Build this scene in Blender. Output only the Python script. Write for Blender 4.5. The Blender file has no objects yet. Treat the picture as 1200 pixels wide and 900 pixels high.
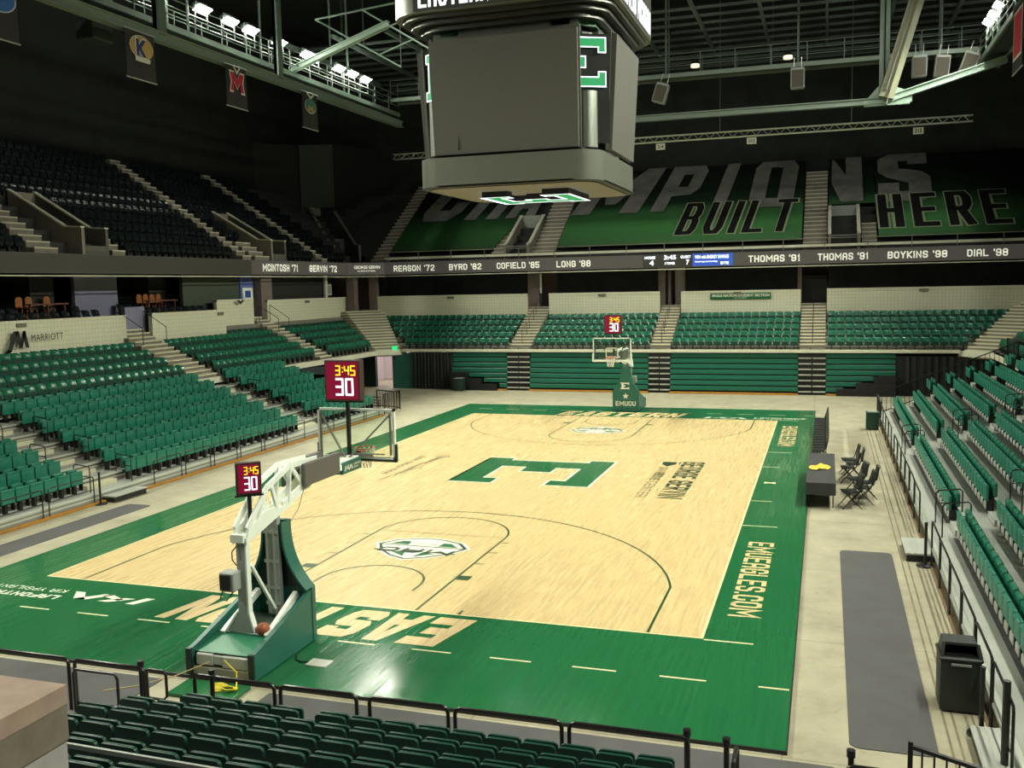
import bpy, bmesh, math, random
from mathutils import Vector, Matrix
random.seed(7)
SC = bpy.context.scene
COL = SC.collection

# ------------------------------------------------------------------ camera
CX, CY, CZ, YAW, PIT, ROL, FPX = 9.70272789, -31.5737992, 6.57756988, -0.319367298, -0.103354658, -0.0204754144, 1115.39139
_sy, _cy = math.sin(YAW), math.cos(YAW); _sp, _cp = math.sin(PIT), math.cos(PIT)
FWD = Vector((_sy*_cp, _cy*_cp, _sp)); _rt = Vector((_cy, -_sy, 0)); _up = _rt.cross(FWD)
_c, _s = math.cos(ROL), math.sin(ROL)
RT = _c*_rt + _s*_up; UP = -_s*_rt + _c*_up
cam_data = bpy.data.cameras.new('camera'); cam = bpy.data.objects.new('camera', cam_data); COL.objects.link(cam)
cam.matrix_world = Matrix(((RT.x, UP.x, -FWD.x, CX), (RT.y, UP.y, -FWD.y, CY), (RT.z, UP.z, -FWD.z, CZ), (0, 0, 0, 1)))
cam_data.sensor_width = 36.0; cam_data.lens = FPX*36.0/1200.0; cam_data.clip_start = 0.1; cam_data.clip_end = 400
SC.camera = cam

# ------------------------------------------------------------------ world, exposure
w = bpy.data.worlds.new('world'); SC.world = w; w.use_nodes = True
bg = w.node_tree.nodes['Background']; bg.inputs[0].default_value = (0.80, 1.0, 0.88, 1); bg.inputs[1].default_value = 0.035
SC.view_settings.view_transform = 'Standard'; SC.view_settings.look = 'None'
SC.view_settings.gamma = 1.0; SC.view_settings.use_curve_mapping = False
SC.view_settings.exposure = 0.0
SPOT_W = 3500.0; SPOT_COL = (1.0, 1.0, 0.80)
FILL_W = 1000.0

# ------------------------------------------------------------------ helpers
def nt(m): return m.node_tree.nodes, m.node_tree.links
MATS = {}
def pm(name, col, rough=0.55, metal=0.0, noise=0.0, nscale=6.0, spec=None, emit=None, es=0.0, bump=0.0):
    if name in MATS: return MATS[name]
    m = bpy.data.materials.new(name); m.use_nodes = True; N, L = nt(m); b = N['Principled BSDF']
    b.inputs['Base Color'].default_value = (*col, 1); b.inputs['Roughness'].default_value = rough; b.inputs['Metallic'].default_value = metal
    if spec is not None: b.inputs['Specular IOR Level'].default_value = spec
    if emit: b.inputs['Emission Color'].default_value = (*emit, 1); b.inputs['Emission Strength'].default_value = es
    if noise or bump:
        tc = N.new('ShaderNodeTexCoord'); nz = N.new('ShaderNodeTexNoise'); nz.inputs['Scale'].default_value = nscale; nz.inputs['Detail'].default_value = 5
        L.new(tc.outputs['Object'], nz.inputs['Vector'])
        if noise:
            mr = N.new('ShaderNodeMapRange'); mr.inputs[1].default_value = 0.3; mr.inputs[2].default_value = 0.7
            mr.inputs[3].default_value = 1-noise; mr.inputs[4].default_value = 1+noise
            mx = N.new('ShaderNodeMix'); mx.data_type = 'RGBA'; mx.blend_type = 'MULTIPLY'; mx.inputs[0].default_value = 1
            mx.inputs[6].default_value = (*col, 1); L.new(nz.outputs['Fac'], mr.inputs[0]); L.new(mr.outputs[0], mx.inputs[7]); L.new(mx.outputs[2], b.inputs['Base Color'])
        if bump:
            bp = N.new('ShaderNodeBump'); bp.inputs['Strength'].default_value = bump; L.new(nz.outputs['Fac'], bp.inputs['Height']); L.new(bp.outputs[0], b.inputs['Normal'])
    MATS[name] = m; return m

class MB:
    """collects geometry; build() links it as ONE mesh object"""
    def __init__(s): s.v = []; s.f = []; s.mi = []; s.mat = 0
    def add(s, vs, fs):
        o = len(s.v); s.v += [tuple(a) for a in vs]; s.f += [tuple(i+o for i in f) for f in fs]; s.mi += [s.mat]*len(fs); return s
    def box(s, x0, x1, y0, y1, z0, z1):
        if x0 > x1: x0, x1 = x1, x0
        if y0 > y1: y0, y1 = y1, y0
        if z0 > z1: z0, z1 = z1, z0
        return s.add([(x0,y0,z0),(x1,y0,z0),(x1,y1,z0),(x0,y1,z0),(x0,y0,z1),(x1,y0,z1),(x1,y1,z1),(x0,y1,z1)],
                     [(0,3,2,1),(4,5,6,7),(0,1,5,4),(1,2,6,5),(2,3,7,6),(3,0,4,7)])
    def rbox(s, x0, x1, y0, y1, z0, z1, r, seg=2, M=None):
        bm = bmesh.new(); bmesh.ops.create_cube(bm, size=1.0)
        for v in bm.verts: v.co = Vector(((x0+x1)/2+v.co.x*(x1-x0), (y0+y1)/2+v.co.y*(y1-y0), (z0+z1)/2+v.co.z*(z1-z0)))
        bmesh.ops.bevel(bm, geom=list(bm.edges), offset=r, segments=seg, profile=0.5, affect='EDGES')
        return s.bm(bm, M)
    def bm(s, bm, M=None):
        bm.verts.index_update()
        vs = [(M @ v.co if M else v.co.copy()) for v in bm.verts]; fs = [[v.index for v in f.verts] for f in bm.faces]; bm.free()
        return s.add(vs, fs)
    def obox(s, c, size, M):
        hx, hy, hz = size[0]/2, size[1]/2, size[2]/2; c = Vector(c)
        vs = [c + M @ Vector(a) for a in [(-hx,-hy,-hz),(hx,-hy,-hz),(hx,hy,-hz),(-hx,hy,-hz),(-hx,-hy,hz),(hx,-hy,hz),(hx,hy,hz),(-hx,hy,hz)]]
        return s.add(vs, [(0,3,2,1),(4,5,6,7),(0,1,5,4),(1,2,6,5),(2,3,7,6),(3,0,4,7)])
    def bar(s, a, b, wd, ht=None, up=(0,0,1)):
        a = Vector(a); b = Vector(b); d = (b-a); l = d.length
        if l < 1e-6: return s
        d.normalize(); u = Vector(up)
        if abs(d.dot(u)) > 0.98: u = Vector((1,0,0))
        x = d.cross(u).normalized(); z = x.cross(d).normalized()
        M = Matrix((x, d, z)).transposed(); return s.obox((a+b)/2, (wd, l, ht or wd), M)
    def tube(s, pts, r, n=8, cap=True, closed=False):
        P = [Vector(p) for p in pts]; k = len(P); rings = []
        for i, p in enumerate(P):
            if closed: a, b = P[i-1], P[(i+1) % k]
            else: a, b = P[max(0,i-1)], P[min(k-1,i+1)]
            t = (b-a).normalized(); rings.append((p, t))
        t0 = rings[0][1]; ref = Vector((0,0,1)) if abs(t0.z) < .9 else Vector((1,0,0)); x = t0.cross(ref).normalized()
        vs = []
        for p, t in rings:
            x = (x - t*x.dot(t)); x.normalize(); y = t.cross(x)
            for j in range(n):
                a = 2*math.pi*j/n; vs.append(p + x*(r*math.cos(a)) + y*(r*math.sin(a)))
        fs = []; m = k if closed else k-1
        for i in range(m):
            i2 = (i+1) % k
            for j in range(n): fs.append((i*n+j, i*n+(j+1)%n, i2*n+(j+1)%n, i2*n+j))
        if cap and not closed: fs += [tuple(range(n))[::-1], tuple(range((k-1)*n, k*n))]
        return s.add(vs, fs)
    def cyl(s, x, y, z0, z1, r, n=16, r2=None):
        r2 = r if r2 is None else r2
        vs = [(x+r*math.cos(2*math.pi*j/n), y+r*math.sin(2*math.pi*j/n), z0) for j in range(n)] + [(x+r2*math.cos(2*math.pi*j/n), y+r2*math.sin(2*math.pi*j/n), z1) for j in range(n)]
        return s.add(vs, [tuple(range(n))[::-1], tuple(range(n,2*n))] + [(j,(j+1)%n,n+(j+1)%n,n+j) for j in range(n)])
    def prism(s, poly, a, b, axis='z'):
        """2D polygon extruded along axis from a to b; poly coords are the other two axes in xyz order"""
        def mk(p, h): return {'z': (p[0],p[1],h), 'y': (p[0],h,p[1]), 'x': (h,p[0],p[1])}[axis]
        n = len(poly); vs = [mk(p,a) for p in poly] + [mk(p,b) for p in poly]
        return s.add(vs, [tuple(range(n))[::-1], tuple(range(n,2*n))] + [(j,(j+1)%n,n+(j+1)%n,n+j) for j in range(n)])
    def quad(s, a, b, c, d): return s.add([a,b,c,d], [(0,1,2,3)])
    def xf(s, M):
        s.v = [tuple(M @ Vector(a)) for a in s.v]; return s
    def mesh(s, name, mats, smooth=False):
        me = bpy.data.meshes.new(name); me.from_pydata(s.v, [], s.f); me.update()
        if not isinstance(mats, (list, tuple)): mats = [mats]
        for m in mats: me.materials.append(m)
        if len(mats) > 1: me.polygons.foreach_set('material_index', s.mi)
        bm = bmesh.new(); bm.from_mesh(me); bmesh.ops.recalc_face_normals(bm, faces=bm.faces); bm.to_mesh(me); bm.free()
        if smooth:
            me.polygons.foreach_set('use_smooth', [True]*len(me.polygons))
            try: me.set_sharp_from_angle(angle=math.radians(42))
            except Exception: pass
        me.update(); return me
    def build(s, name, mats, parent=None, smooth=False, loc=None):
        o = bpy.data.objects.new(name, s.mesh(name, mats, smooth)); COL.objects.link(o)
        if parent: o.parent = parent
        if loc: o.location = loc
        return o

def tag(o, label=None, cat=None, group=None, kind=None):
    if label: o['label'] = label
    if cat: o['category'] = cat
    if group: o['group'] = group
    if kind: o['kind'] = kind
    return o
def empty(name, loc=(0,0,0), rz=0.0, label=None, cat=None, group=None):
    o = bpy.data.objects.new(name, None); COL.objects.link(o); o.location = loc; o.rotation_euler = (0,0,rz); o.empty_display_size = 0.2
    return tag(o, label, cat, group)
def struct(o, label=None, cat=None): return tag(o, label, cat, kind='structure')
def copy_tree(o, parent=None):
    c = o.copy(); COL.objects.link(c)
    if parent: c.parent = parent
    for ch in KIDS.get(o.name, ()): copy_tree(ch, c)
    return c
KIDS = {}
def note_kids(root):
    for ch in root.children: note_kids(ch)
    KIDS[root.name] = list(root.children)
ORD = ['zeroth','first','second','third','fourth','fifth','sixth','seventh','eighth','ninth','tenth','eleventh','twelfth','thirteenth','fourteenth','fifteenth','sixteenth','seventeenth','eighteenth','nineteenth']
def ordn(n):
    if n < 20: return ORD[n]
    t = {2:'twent',3:'thirt',4:'fort',5:'fift',6:'sixt',7:'sevent',8:'eight',9:'ninet'}[n//10]
    return t+'ieth' if n % 10 == 0 else t+'y-'+ORD[n % 10]

_TC = {}
def text_geo(body, bold=0.0, shear=0.0, spacing=1.0, extrude=0.0):
    key = (body, bold, shear, spacing, extrude)
    if key in _TC: return _TC[key]
    cu = bpy.data.curves.new('t', 'FONT'); cu.body = body; cu.size = 1.0; cu.offset = bold; cu.shear = shear; cu.space_character = spacing
    cu.extrude = extrude; cu.resolution_u = 4
    o = bpy.data.objects.new('t', cu); COL.objects.link(o)
    dg = bpy.context.evaluated_depsgraph_get(); me = o.evaluated_get(dg).to_mesh()
    vs = [v.co.copy() for v in me.vertices]; fs = [tuple(p.vertices) for p in me.polygons]
    o.evaluated_get(dg).to_mesh_clear(); bpy.data.objects.remove(o); bpy.data.curves.remove(cu)
    _TC[key] = (vs, fs); return vs, fs
def text(mb, body, O, U, V, wd, ht, bold=0.02, shear=0.0, spacing=1.0, lift=0.0):
    """lettering fitted into the rectangle at O with sides U*wd, V*ht"""
    vs, fs = text_geo(body, bold, shear, spacing)
    x0 = min(v.x for v in vs); x1 = max(v.x for v in vs); y0 = min(v.y for v in vs); y1 = max(v.y for v in vs)
    O = Vector(O); U = Vector(U).normalized(); V = Vector(V).normalized(); W = U.cross(V).normalized()
    mb.add([O + U*((v.x-x0)/(x1-x0)*wd) + V*((v.y-y0)/(y1-y0)*ht) + W*lift for v in vs], fs)
_SN = [0]
def stroke(mb, pts, wd, O, U, V, lift=0.0):
    """a flat painted stroke along 2D pts (mitred), placed on the plane O + u*U + v*V"""
    _SN[0] += 1; lift = lift+.0002*(_SN[0] % 8)
    O = Vector(O); U = Vector(U); V = Vector(V); W = U.cross(V).normalized()
    P = [Vector((a,b)) for a,b in pts]; L = []; R = []
    for i, p in enumerate(P):
        a = P[max(0,i-1)]; b = P[min(len(P)-1,i+1)]
        d1 = (p-a).normalized() if i > 0 else (b-p).normalized(); d2 = (b-p).normalized() if i < len(P)-1 else d1
        n1 = Vector((-d1.y,d1.x)); n2 = Vector((-d2.y,d2.x)); m = n1+n2
        if m.length < 1e-4: m = n1
        m.normalize(); k = min(1/max(m.dot(n1),0.35), 2.2)*wd/2
        L.append(p+m*k); R.append(p-m*k)
    vs = [O+U*q.x+V*q.y+W*lift for q in L] + [O+U*q.x+V*q.y+W*lift for q in R]; n = len(P)
    mb.add(vs, [(i, i+1, n+i+1, n+i) for i in range(n-1)])
def poly(mb, pts, O, U, V, lift=0.0):
    O = Vector(O); U = Vector(U); V = Vector(V); W = U.cross(V).normalized()
    vs = [O+U*a+V*b+W*lift for a,b in pts]; bm = bmesh.new(); bv = [bm.verts.new(v) for v in vs]; bm.faces.new(bv); bm.normal_update()
    bmesh.ops.triangulate(bm, faces=bm.faces); mb.bm(bm)
SEG = {'0':'abcdef','1':'bc','2':'abged','3':'abgcd','4':'fgbc','5':'afgcd','7':'abc','8':'abcdefg'}
def digit(mb, ch, O, U, V, wd, ht, th, lift):
    p = {'a':((0,1),(1,1)),'b':((1,1),(1,.5)),'c':((1,.5),(1,0)),'d':((0,0),(1,0)),'e':((0,0),(0,.5)),'f':((0,.5),(0,1)),'g':((0,.5),(1,.5))}
    for sg in SEG[ch]:
        (a,b),(c,d) = p[sg]; e = th*.35
        ax, ay, bx, by = a*wd, b*ht, c*wd, d*ht
        if ay == by: ax -= e; bx += e
        stroke(mb, [(ax,ay),(bx,by)], th, O, U, V, lift)

# heavy condensed capitals built from straight strokes (corners cut), for the painted and printed words
GL = {'A':[[(0,0),(0,.8),(.2,1),(.8,1),(1,.8),(1,0)],[(0,.42),(1,.42)]],'B':[[(0,0),(.8,0),(1,.14),(1,.40),(.85,.52),(0,.52)],[(.85,.52),(1,.64),(1,.86),(.8,1),(0,1),(0,0)]],'C':[[(1,.72),(1,.84),(.8,1),(.2,1),(0,.84),(0,.16),(.2,0),(.8,0),(1,.16),(1,.32)]],
'D':[[(0,0),(0,1),(.75,1),(1,.82),(1,.18),(.75,0),(0,0)]],'E':[[(1,0),(0,0),(0,1),(1,1)],[(0,.5),(.85,.5)]],'F':[[(0,0),(0,1),(1,1)],[(0,.5),(.85,.5)]],'G':[[(1,.78),(1,.84),(.8,1),(.2,1),(0,.84),(0,.16),(.2,0),(.8,0),(1,.16),(1,.48),(.55,.48)]],
'H':[[(0,0),(0,1)],[(1,0),(1,1)],[(0,.5),(1,.5)]],'I':[[(.5,0),(.5,1)]],'K':[[(0,0),(0,1)],[(1,1),(.15,.5),(1,0)]],'L':[[(0,1),(0,0),(1,0)]],'M':[[(0,0),(0,1),(.5,.35),(1,1),(1,0)]],'N':[[(0,0),(0,1),(1,0),(1,1)]],
'O':[[(.2,0),(0,.16),(0,.84),(.2,1),(.8,1),(1,.84),(1,.16),(.8,0),(.2,0)]],'P':[[(0,0),(0,1),(.8,1),(1,.86),(1,.60),(.8,.45),(0,.45)]],'R':[[(0,0),(0,1),(.8,1),(1,.86),(1,.62),(.8,.48),(0,.48)],[(.55,.48),(1,0)]],
'S':[[(1,.80),(1,.84),(.8,1),(.2,1),(0,.84),(0,.66),(.2,.53),(.8,.47),(1,.34),(1,.16),(.8,0),(.2,0),(0,.16),(0,.20)]],'T':[[(.5,0),(.5,1)],[(0,1),(1,1)]],'U':[[(0,1),(0,.16),(.2,0),(.8,0),(1,.16),(1,1)]],'V':[[(0,1),(.5,0),(1,1)]],'W':[[(0,1),(.25,0),(.5,.7),(.75,0),(1,1)]],'Y':[[(0,1),(.5,.45),(1,1)],[(.5,.45),(.5,0)]],
'0':[[(.2,0),(0,.16),(0,.84),(.2,1),(.8,1),(1,.84),(1,.16),(.8,0),(.2,0)]],'1':[[(.2,.8),(.6,1),(.6,0)]],'2':[[(0,.80),(0,.84),(.2,1),(.8,1),(1,.84),(1,.62),(0,.14),(0,0),(1,0)]],'5':[[(1,1),(0,1),(0,.55),(.8,.58),(1,.44),(1,.16),(.8,0),(.2,0),(0,.16),(0,.2)]],'7':[[(0,1),(1,1),(.35,0)]],
'8':[[(.2,.5),(0,.36),(0,.14),(.2,0),(.8,0),(1,.14),(1,.36),(.8,.52),(.2,.52),(0,.66),(0,.86),(.2,1),(.8,1),(1,.86),(1,.66),(.8,.52)]],'9':[[(1,.48),(.2,.46),(0,.60),(0,.86),(.2,1),(.8,1),(1,.84),(1,.16),(.8,0),(.2,0),(0,.16),(0,.2)]],"'":[[(.5,1),(.5,.72)]],'.':[[(.5,0),(.5,.02)]],'4':[[(.75,0),(.75,1),(0,.3),(1,.3)]],'3':[[(0,.8),(0,.84),(.2,1),(.8,1),(1,.84),(1,.66),(.8,.52),(.4,.52)],[(.8,.52),(1,.36),(1,.16),(.8,0),(.2,0),(0,.16),(0,.2)]]}
GW = {'I':.30,"'":.22,'.':.26,'1':.62,'M':1.35,'W':1.4,' ':.5}
def caps(mb, word, O, U, V, wd, ht, th=.26, lift=0.0, shear=0.0, gap=.20):
    """heavy capitals fitted into the rectangle; th = stroke thickness as a share of a letter's width"""
    O = Vector(O); U = Vector(U).normalized(); V = Vector(V).normalized(); W = U.cross(V).normalized()
    tot = sum(GW.get(c,1) for c in word)+gap*(len(word)-1); k = wd/tot; t = th*k; tv = min(t, ht*.24); x = 0.0
    for ci, c in enumerate(word):
        cw = GW.get(c,1)*k; ix = max(cw-t, .001)
        for pl in GL.get(c, []):
            pts = []
            for a,b in pl: pts.append((x+t/2+a*ix if cw > t*1.2 else x+cw/2, tv/2+b*(ht-tv)))
            if c in 'I': pts = [(x+cw/2,0),(x+cw/2,ht)]
            elif c == '.': pts = [(x+cw/2,0),(x+cw/2,t)]
            elif c == "'": pts = [(x+cw/2,ht),(x+cw/2,ht*.66)]
            else:
                # square off open ends that sit on the base or cap line
                q = list(pts)
                for e,n_ in ((0,1),(-1,-2)):
                    dx, dy = q[e][0]-q[n_][0], q[e][1]-q[n_][1]; L_ = math.hypot(dx,dy)
                    if q[0] != q[-1] and L_ > 0: q[e] = (q[e][0]+dx/L_*(tv/2 if abs(dy) > abs(dx) else t/2), q[e][1]+dy/L_*tv/2)
                pts = q
            if shear: pts = [(a+shear*b, b) for a,b in pts]
            stroke(mb, pts, (t+tv)/2, O, U, V, lift+.0003*(ci % 2))
        x += cw+gap*k

# ------------------------------------------------------------------ materials
CONC = pm('concrete_wall', (0.38,0.37,0.30), 0.85, noise=0.12, nscale=2.5)
CONCD = pm('concrete_dark', (0.20,0.18,0.15), 0.9, noise=0.15, nscale=2)
CREAM = pm('cream_wall', (0.66,0.66,0.52), 0.6, noise=0.05, nscale=2)
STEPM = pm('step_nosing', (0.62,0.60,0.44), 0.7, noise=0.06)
BLACK = pm('black_paint', (0.012,0.012,0.013), 0.45)
BLKRAIL = pm('black_rail', (0.014,0.013,0.014), 0.32)
CURT = pm('black_drape', (0.012,0.014,0.013), 0.9, noise=0.3, nscale=1.2)
DARKWALL = pm('dark_wall', (0.012,0.015,0.012), 0.9, noise=0.2, nscale=0.7)
SEATG = pm('seat_green', (0.018,0.185,0.122), 0.38, noise=0.12, nscale=1.0)
SEATG2 = pm('seat_green_back', (0.014,0.160,0.098), 0.32)
ARENAG = pm('arena_seat_green', (0.010,0.130,0.072), 0.25)
ARENA_SHADED = pm('arena_pan_shaded_green', (0.005,0.050,0.032), 0.5)  # seat green darkened for the shade below the lit seat tops
DKSEAT = pm('balcony_black', (0.008,0.012,0.014), 0.2)
NEAR_SHADED = pm('near_seat_shaded_green', (0.008,0.045,0.031), 0.38)  # seat green darkened, the unlit near end is put into the colour
NEAR_GLINT = pm('near_seat_rim_glint', (0.010,0.075,0.048), 0.28)  # lighter green stands in for the reflection along the seat edges
ALU = pm('aluminium_deck', (0.42,0.44,0.40), 0.55, metal=0.0, noise=0.08, nscale=1.5)
ALUL = pm('aluminium_nosing', (0.62,0.66,0.58), 0.4, metal=0.3)
DECKG = pm('deck_grey', (0.12,0.12,0.12), 0.8, noise=0.1, nscale=3)
STEEL = pm('steel_green_grey', (0.10,0.14,0.115), 0.5)
STEELD = pm('steel_dark', (0.03,0.042,0.035), 0.6)
STEELL = pm('steel_light', (0.16,0.215,0.175), 0.5)
WHITEP = pm('white_paint', (0.78,0.84,0.78), 0.4)
GREYP = pm('grey_paint', (0.30,0.33,0.31), 0.45)
PADG = pm('pad_green', (0.020,0.125,0.092), 0.42, noise=0.12, nscale=2)
PADD = pm('pad_dark', (0.006,0.022,0.017), 0.5)
SCRG = pm('screen_grey', (0.10,0.10,0.088), 0.5, noise=0.03)
CABG = pm('cabinet_grey', (0.16,0.175,0.145), 0.35, metal=0.3)
SILV = pm('brushed_silver', (0.50,0.54,0.48), 0.28, metal=0.7)
LEDW = pm('led_white', (0.8,0.85,0.9), 0.5, emit=(0.82,0.90,1.0), es=1.6)
LEDG = pm('led_green', (0.0,0.06,0.02), 0.5, emit=(0.0,0.36,0.10), es=0.9)
LEDRIB = pm('led_ribbon_grey', (0.06,0.055,0.05), 0.5, emit=(0.065,0.058,0.052), es=0.55)
LEDRIBD = pm('led_ribbon_dark', (0.03,0.03,0.022), 0.6, emit=(0.02,0.02,0.014), es=0.5)
LEDT = pm('led_ribbon_text', (0.6,0.6,0.5), 0.5, emit=(0.62,0.62,0.52), es=0.85)
LEDB = pm('led_blue', (0.02,0.05,0.25), 0.5, emit=(0.03,0.10,0.50), es=0.8)
LEDR = pm('led_red_face', (0.10,0.002,0.012), 0.35, emit=(0.22,0.004,0.03), es=0.75)
LEDY = pm('led_yellow', (0.8,0.6,0.0), 0.5, emit=(1.0,0.62,0.02), es=1.3)
LAMP = pm('lamp_face', (1,1,1), 0.5, emit=(1.0,1.0,0.86), es=160.0)
ORANGE = pm('orange_strip', (0.42,0.20,0.03), 0.6, noise=0.15, nscale=3)
MATG = pm('grey_mat', (0.085,0.085,0.088), 0.9, noise=0.10, nscale=1.5)
YEL = pm('yellow_cloth', (0.75,0.55,0.06), 0.7)
TUNW = pm('tunnel_wall', (0.62,0.55,0.56), 0.7)
# ------------------------------------------------------------------ procedural floor materials
def plank_mat(name, c1, c2, c3, rough0, rough1, spec=0.5, bump=0.06, lo=0.86):
    m = bpy.data.materials.new(name); m.use_nodes = True; N, L = nt(m); b = N['Principled BSDF']
    tc = N.new('ShaderNodeTexCoord'); sp = N.new('ShaderNodeSeparateXYZ'); cb = N.new('ShaderNodeCombineXYZ')
    L.new(tc.outputs['Object'], sp.inputs[0]); L.new(sp.outputs['Y'], cb.inputs['X']); L.new(sp.outputs['X'], cb.inputs['Y'])
    br = N.new('ShaderNodeTexBrick'); L.new(cb.outputs[0], br.inputs['Vector'])
    br.inputs['Color1'].default_value = (*c1,1); br.inputs['Color2'].default_value = (*c2,1); br.inputs['Mortar'].default_value = (*c3,1)
    br.inputs['Scale'].default_value = 1.0; br.inputs['Mortar Size'].default_value = 0.0012; br.inputs['Brick Width'].default_value = 1.15; br.inputs['Row Height'].default_value = 0.057
    br.offset = 0.37; br.offset_frequency = 3; br.inputs['Bias'].default_value = 0.0
    mp = N.new('ShaderNodeMapping'); mp.inputs['Scale'].default_value = (9.0, 0.55, 1.0); L.new(tc.outputs['Object'], mp.inputs['Vector'])
    nz = N.new('ShaderNodeTexNoise'); nz.inputs['Scale'].default_value = 1.6; nz.inputs['Detail'].default_value = 6; L.new(mp.outputs[0], nz.inputs['Vector'])
    mr = N.new('ShaderNodeMapRange'); mr.inputs[1].default_value = .3; mr.inputs[2].default_value = .7; mr.inputs[3].default_value = lo; mr.inputs[4].default_value = 2-lo; L.new(nz.outputs['Fac'], mr.inputs[0])
    mx = N.new('ShaderNodeMix'); mx.data_type = 'RGBA'; mx.blend_type = 'MULTIPLY'; mx.inputs[0].default_value = 1; L.new(br.outputs['Color'], mx.inputs[6]); L.new(mr.outputs[0], mx.inputs[7])
    L.new(mx.outputs[2], b.inputs['Base Color'])
    br2 = N.new('ShaderNodeTexBrick'); L.new(cb.outputs[0], br2.inputs['Vector']); br2.inputs['Color1'].default_value = (0,0,0,1); br2.inputs['Color2'].default_value = (1,1,1,1); br2.inputs['Mortar'].default_value = (1,1,1,1)
    br2.inputs['Scale'].default_value = 1.0; br2.inputs['Mortar Size'].default_value = 0.0012; br2.inputs['Brick Width'].default_value = 1.15; br2.inputs['Row Height'].default_value = 0.057; br2.offset = 0.37; br2.offset_frequency = 3
    rr = N.new('ShaderNodeMapRange'); rr.inputs[3].default_value = rough0; rr.inputs[4].default_value = rough1; L.new(br2.outputs['Color'], rr.inputs[0]); L.new(rr.outputs[0], b.inputs['Roughness'])
    b.inputs['Specular IOR Level'].default_value = spec
    bp = N.new('ShaderNodeBump'); bp.inputs['Strength'].default_value = bump; bp.inputs['Distance'].default_value = 0.01; L.new(nz.outputs['Fac'], bp.inputs['Height']); L.new(bp.outputs[0], b.inputs['Normal'])
    return m
WOOD = plank_mat('maple_boards', (0.66,0.52,0.270), (0.59,0.445,0.222), (0.40,0.27,0.11), 0.22, 0.40, 0.35)
WOODL = plank_mat('maple_letters', (0.72,0.56,0.32), (0.64,0.48,0.25), (0.45,0.3,0.13), 0.20, 0.40, 0.35)
GREENB = plank_mat('green_court_paint', (0.018,0.142,0.052), (0.015,0.126,0.046), (0.014,0.115,0.042), 0.08, 0.22, 0.5, 0.02, 0.94)
LINEG = pm('line_green', (0.02,0.07,0.02), 0.35)
LOGOG = pm('logo_green', (0.008,0.13,0.045), 0.3)
PAINTW = pm('paint_white', (0.80,0.80,0.68), 0.35)
PAINTC = pm('paint_cream_line', (0.78,0.72,0.45), 0.35)
FAINT = pm('paint_faint', (0.82,0.68,0.40), 0.35)
DKG = pm('paint_dark_green', (0.012,0.045,0.02), 0.35)

def floor_mat():
    m = bpy.data.materials.new('concrete_floor'); m.use_nodes = True; N, L = nt(m); b = N['Principled BSDF']; b.inputs['Roughness'].default_value = 0.55; b.inputs['Specular IOR Level'].default_value = 0.3
    tc = N.new('ShaderNodeTexCoord'); nz = N.new('ShaderNodeTexNoise'); nz.inputs['Scale'].default_value = 0.9; nz.inputs['Detail'].default_value = 9; nz.inputs['Roughness'].default_value = 0.65; L.new(tc.outputs['Object'], nz.inputs['Vector'])
    cr = N.new('ShaderNodeValToRGB'); cr.color_ramp.elements[0].position = .28; cr.color_ramp.elements[0].color = (0.29,0.27,0.195,1); cr.color_ramp.elements[1].position = .72; cr.color_ramp.elements[1].color = (0.46,0.435,0.315,1); L.new(nz.outputs['Fac'], cr.inputs[0])
    br = N.new('ShaderNodeTexBrick'); br.offset = 0.0; br.inputs['Color1'].default_value = (1,1,1,1); br.inputs['Color2'].default_value = (1,1,1,1); br.inputs['Mortar'].default_value = (.62,.6,.55,1); br.inputs['Scale'].default_value = 1.0
    br.inputs['Mortar Size'].default_value = 0.012; br.inputs['Brick Width'].default_value = 4.6; br.inputs['Row Height'].default_value = 4.6; L.new(tc.outputs['Object'], br.inputs['Vector'])
    mx = N.new('ShaderNodeMix'); mx.data_type = 'RGBA'; mx.blend_type = 'MULTIPLY'; mx.inputs[0].default_value = 1; L.new(cr.outputs[0], mx.inputs[6]); L.new(br.outputs['Color'], mx.inputs[7])
    n2 = N.new('ShaderNodeTexNoise'); n2.inputs['Scale'].default_value = 2.3; n2.inputs['Detail'].default_value = 4; n2.inputs['Distortion'].default_value = 2.5; L.new(tc.outputs['Object'], n2.inputs['Vector'])
    c2 = N.new('ShaderNodeValToRGB'); c2.color_ramp.elements[0].position = .62; c2.color_ramp.elements[0].color = (1,1,1,1); c2.color_ramp.elements[1].position = .72; c2.color_ramp.elements[1].color = (.70,.67,.58,1); L.new(n2.outputs['Fac'], c2.inputs[0])
    m2 = N.new('ShaderNodeMix'); m2.data_type = 'RGBA'; m2.blend_type = 'MULTIPLY'; m2.inputs[0].default_value = 0.6; L.new(mx.outputs[2], m2.inputs[6]); L.new(c2.outputs[0], m2.inputs[7]); L.new(m2.outputs[2], b.inputs['Base Color'])
    return m
FLOORM = floor_mat()

# ------------------------------------------------------------------ floor
FZ = -0.05
mb = MB(); mb.box(-34,34,-36,34,FZ-0.4,FZ); fl = struct(mb.build('floor', FLOORM), 'pale stained concrete arena floor around the court', 'floor')

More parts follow.
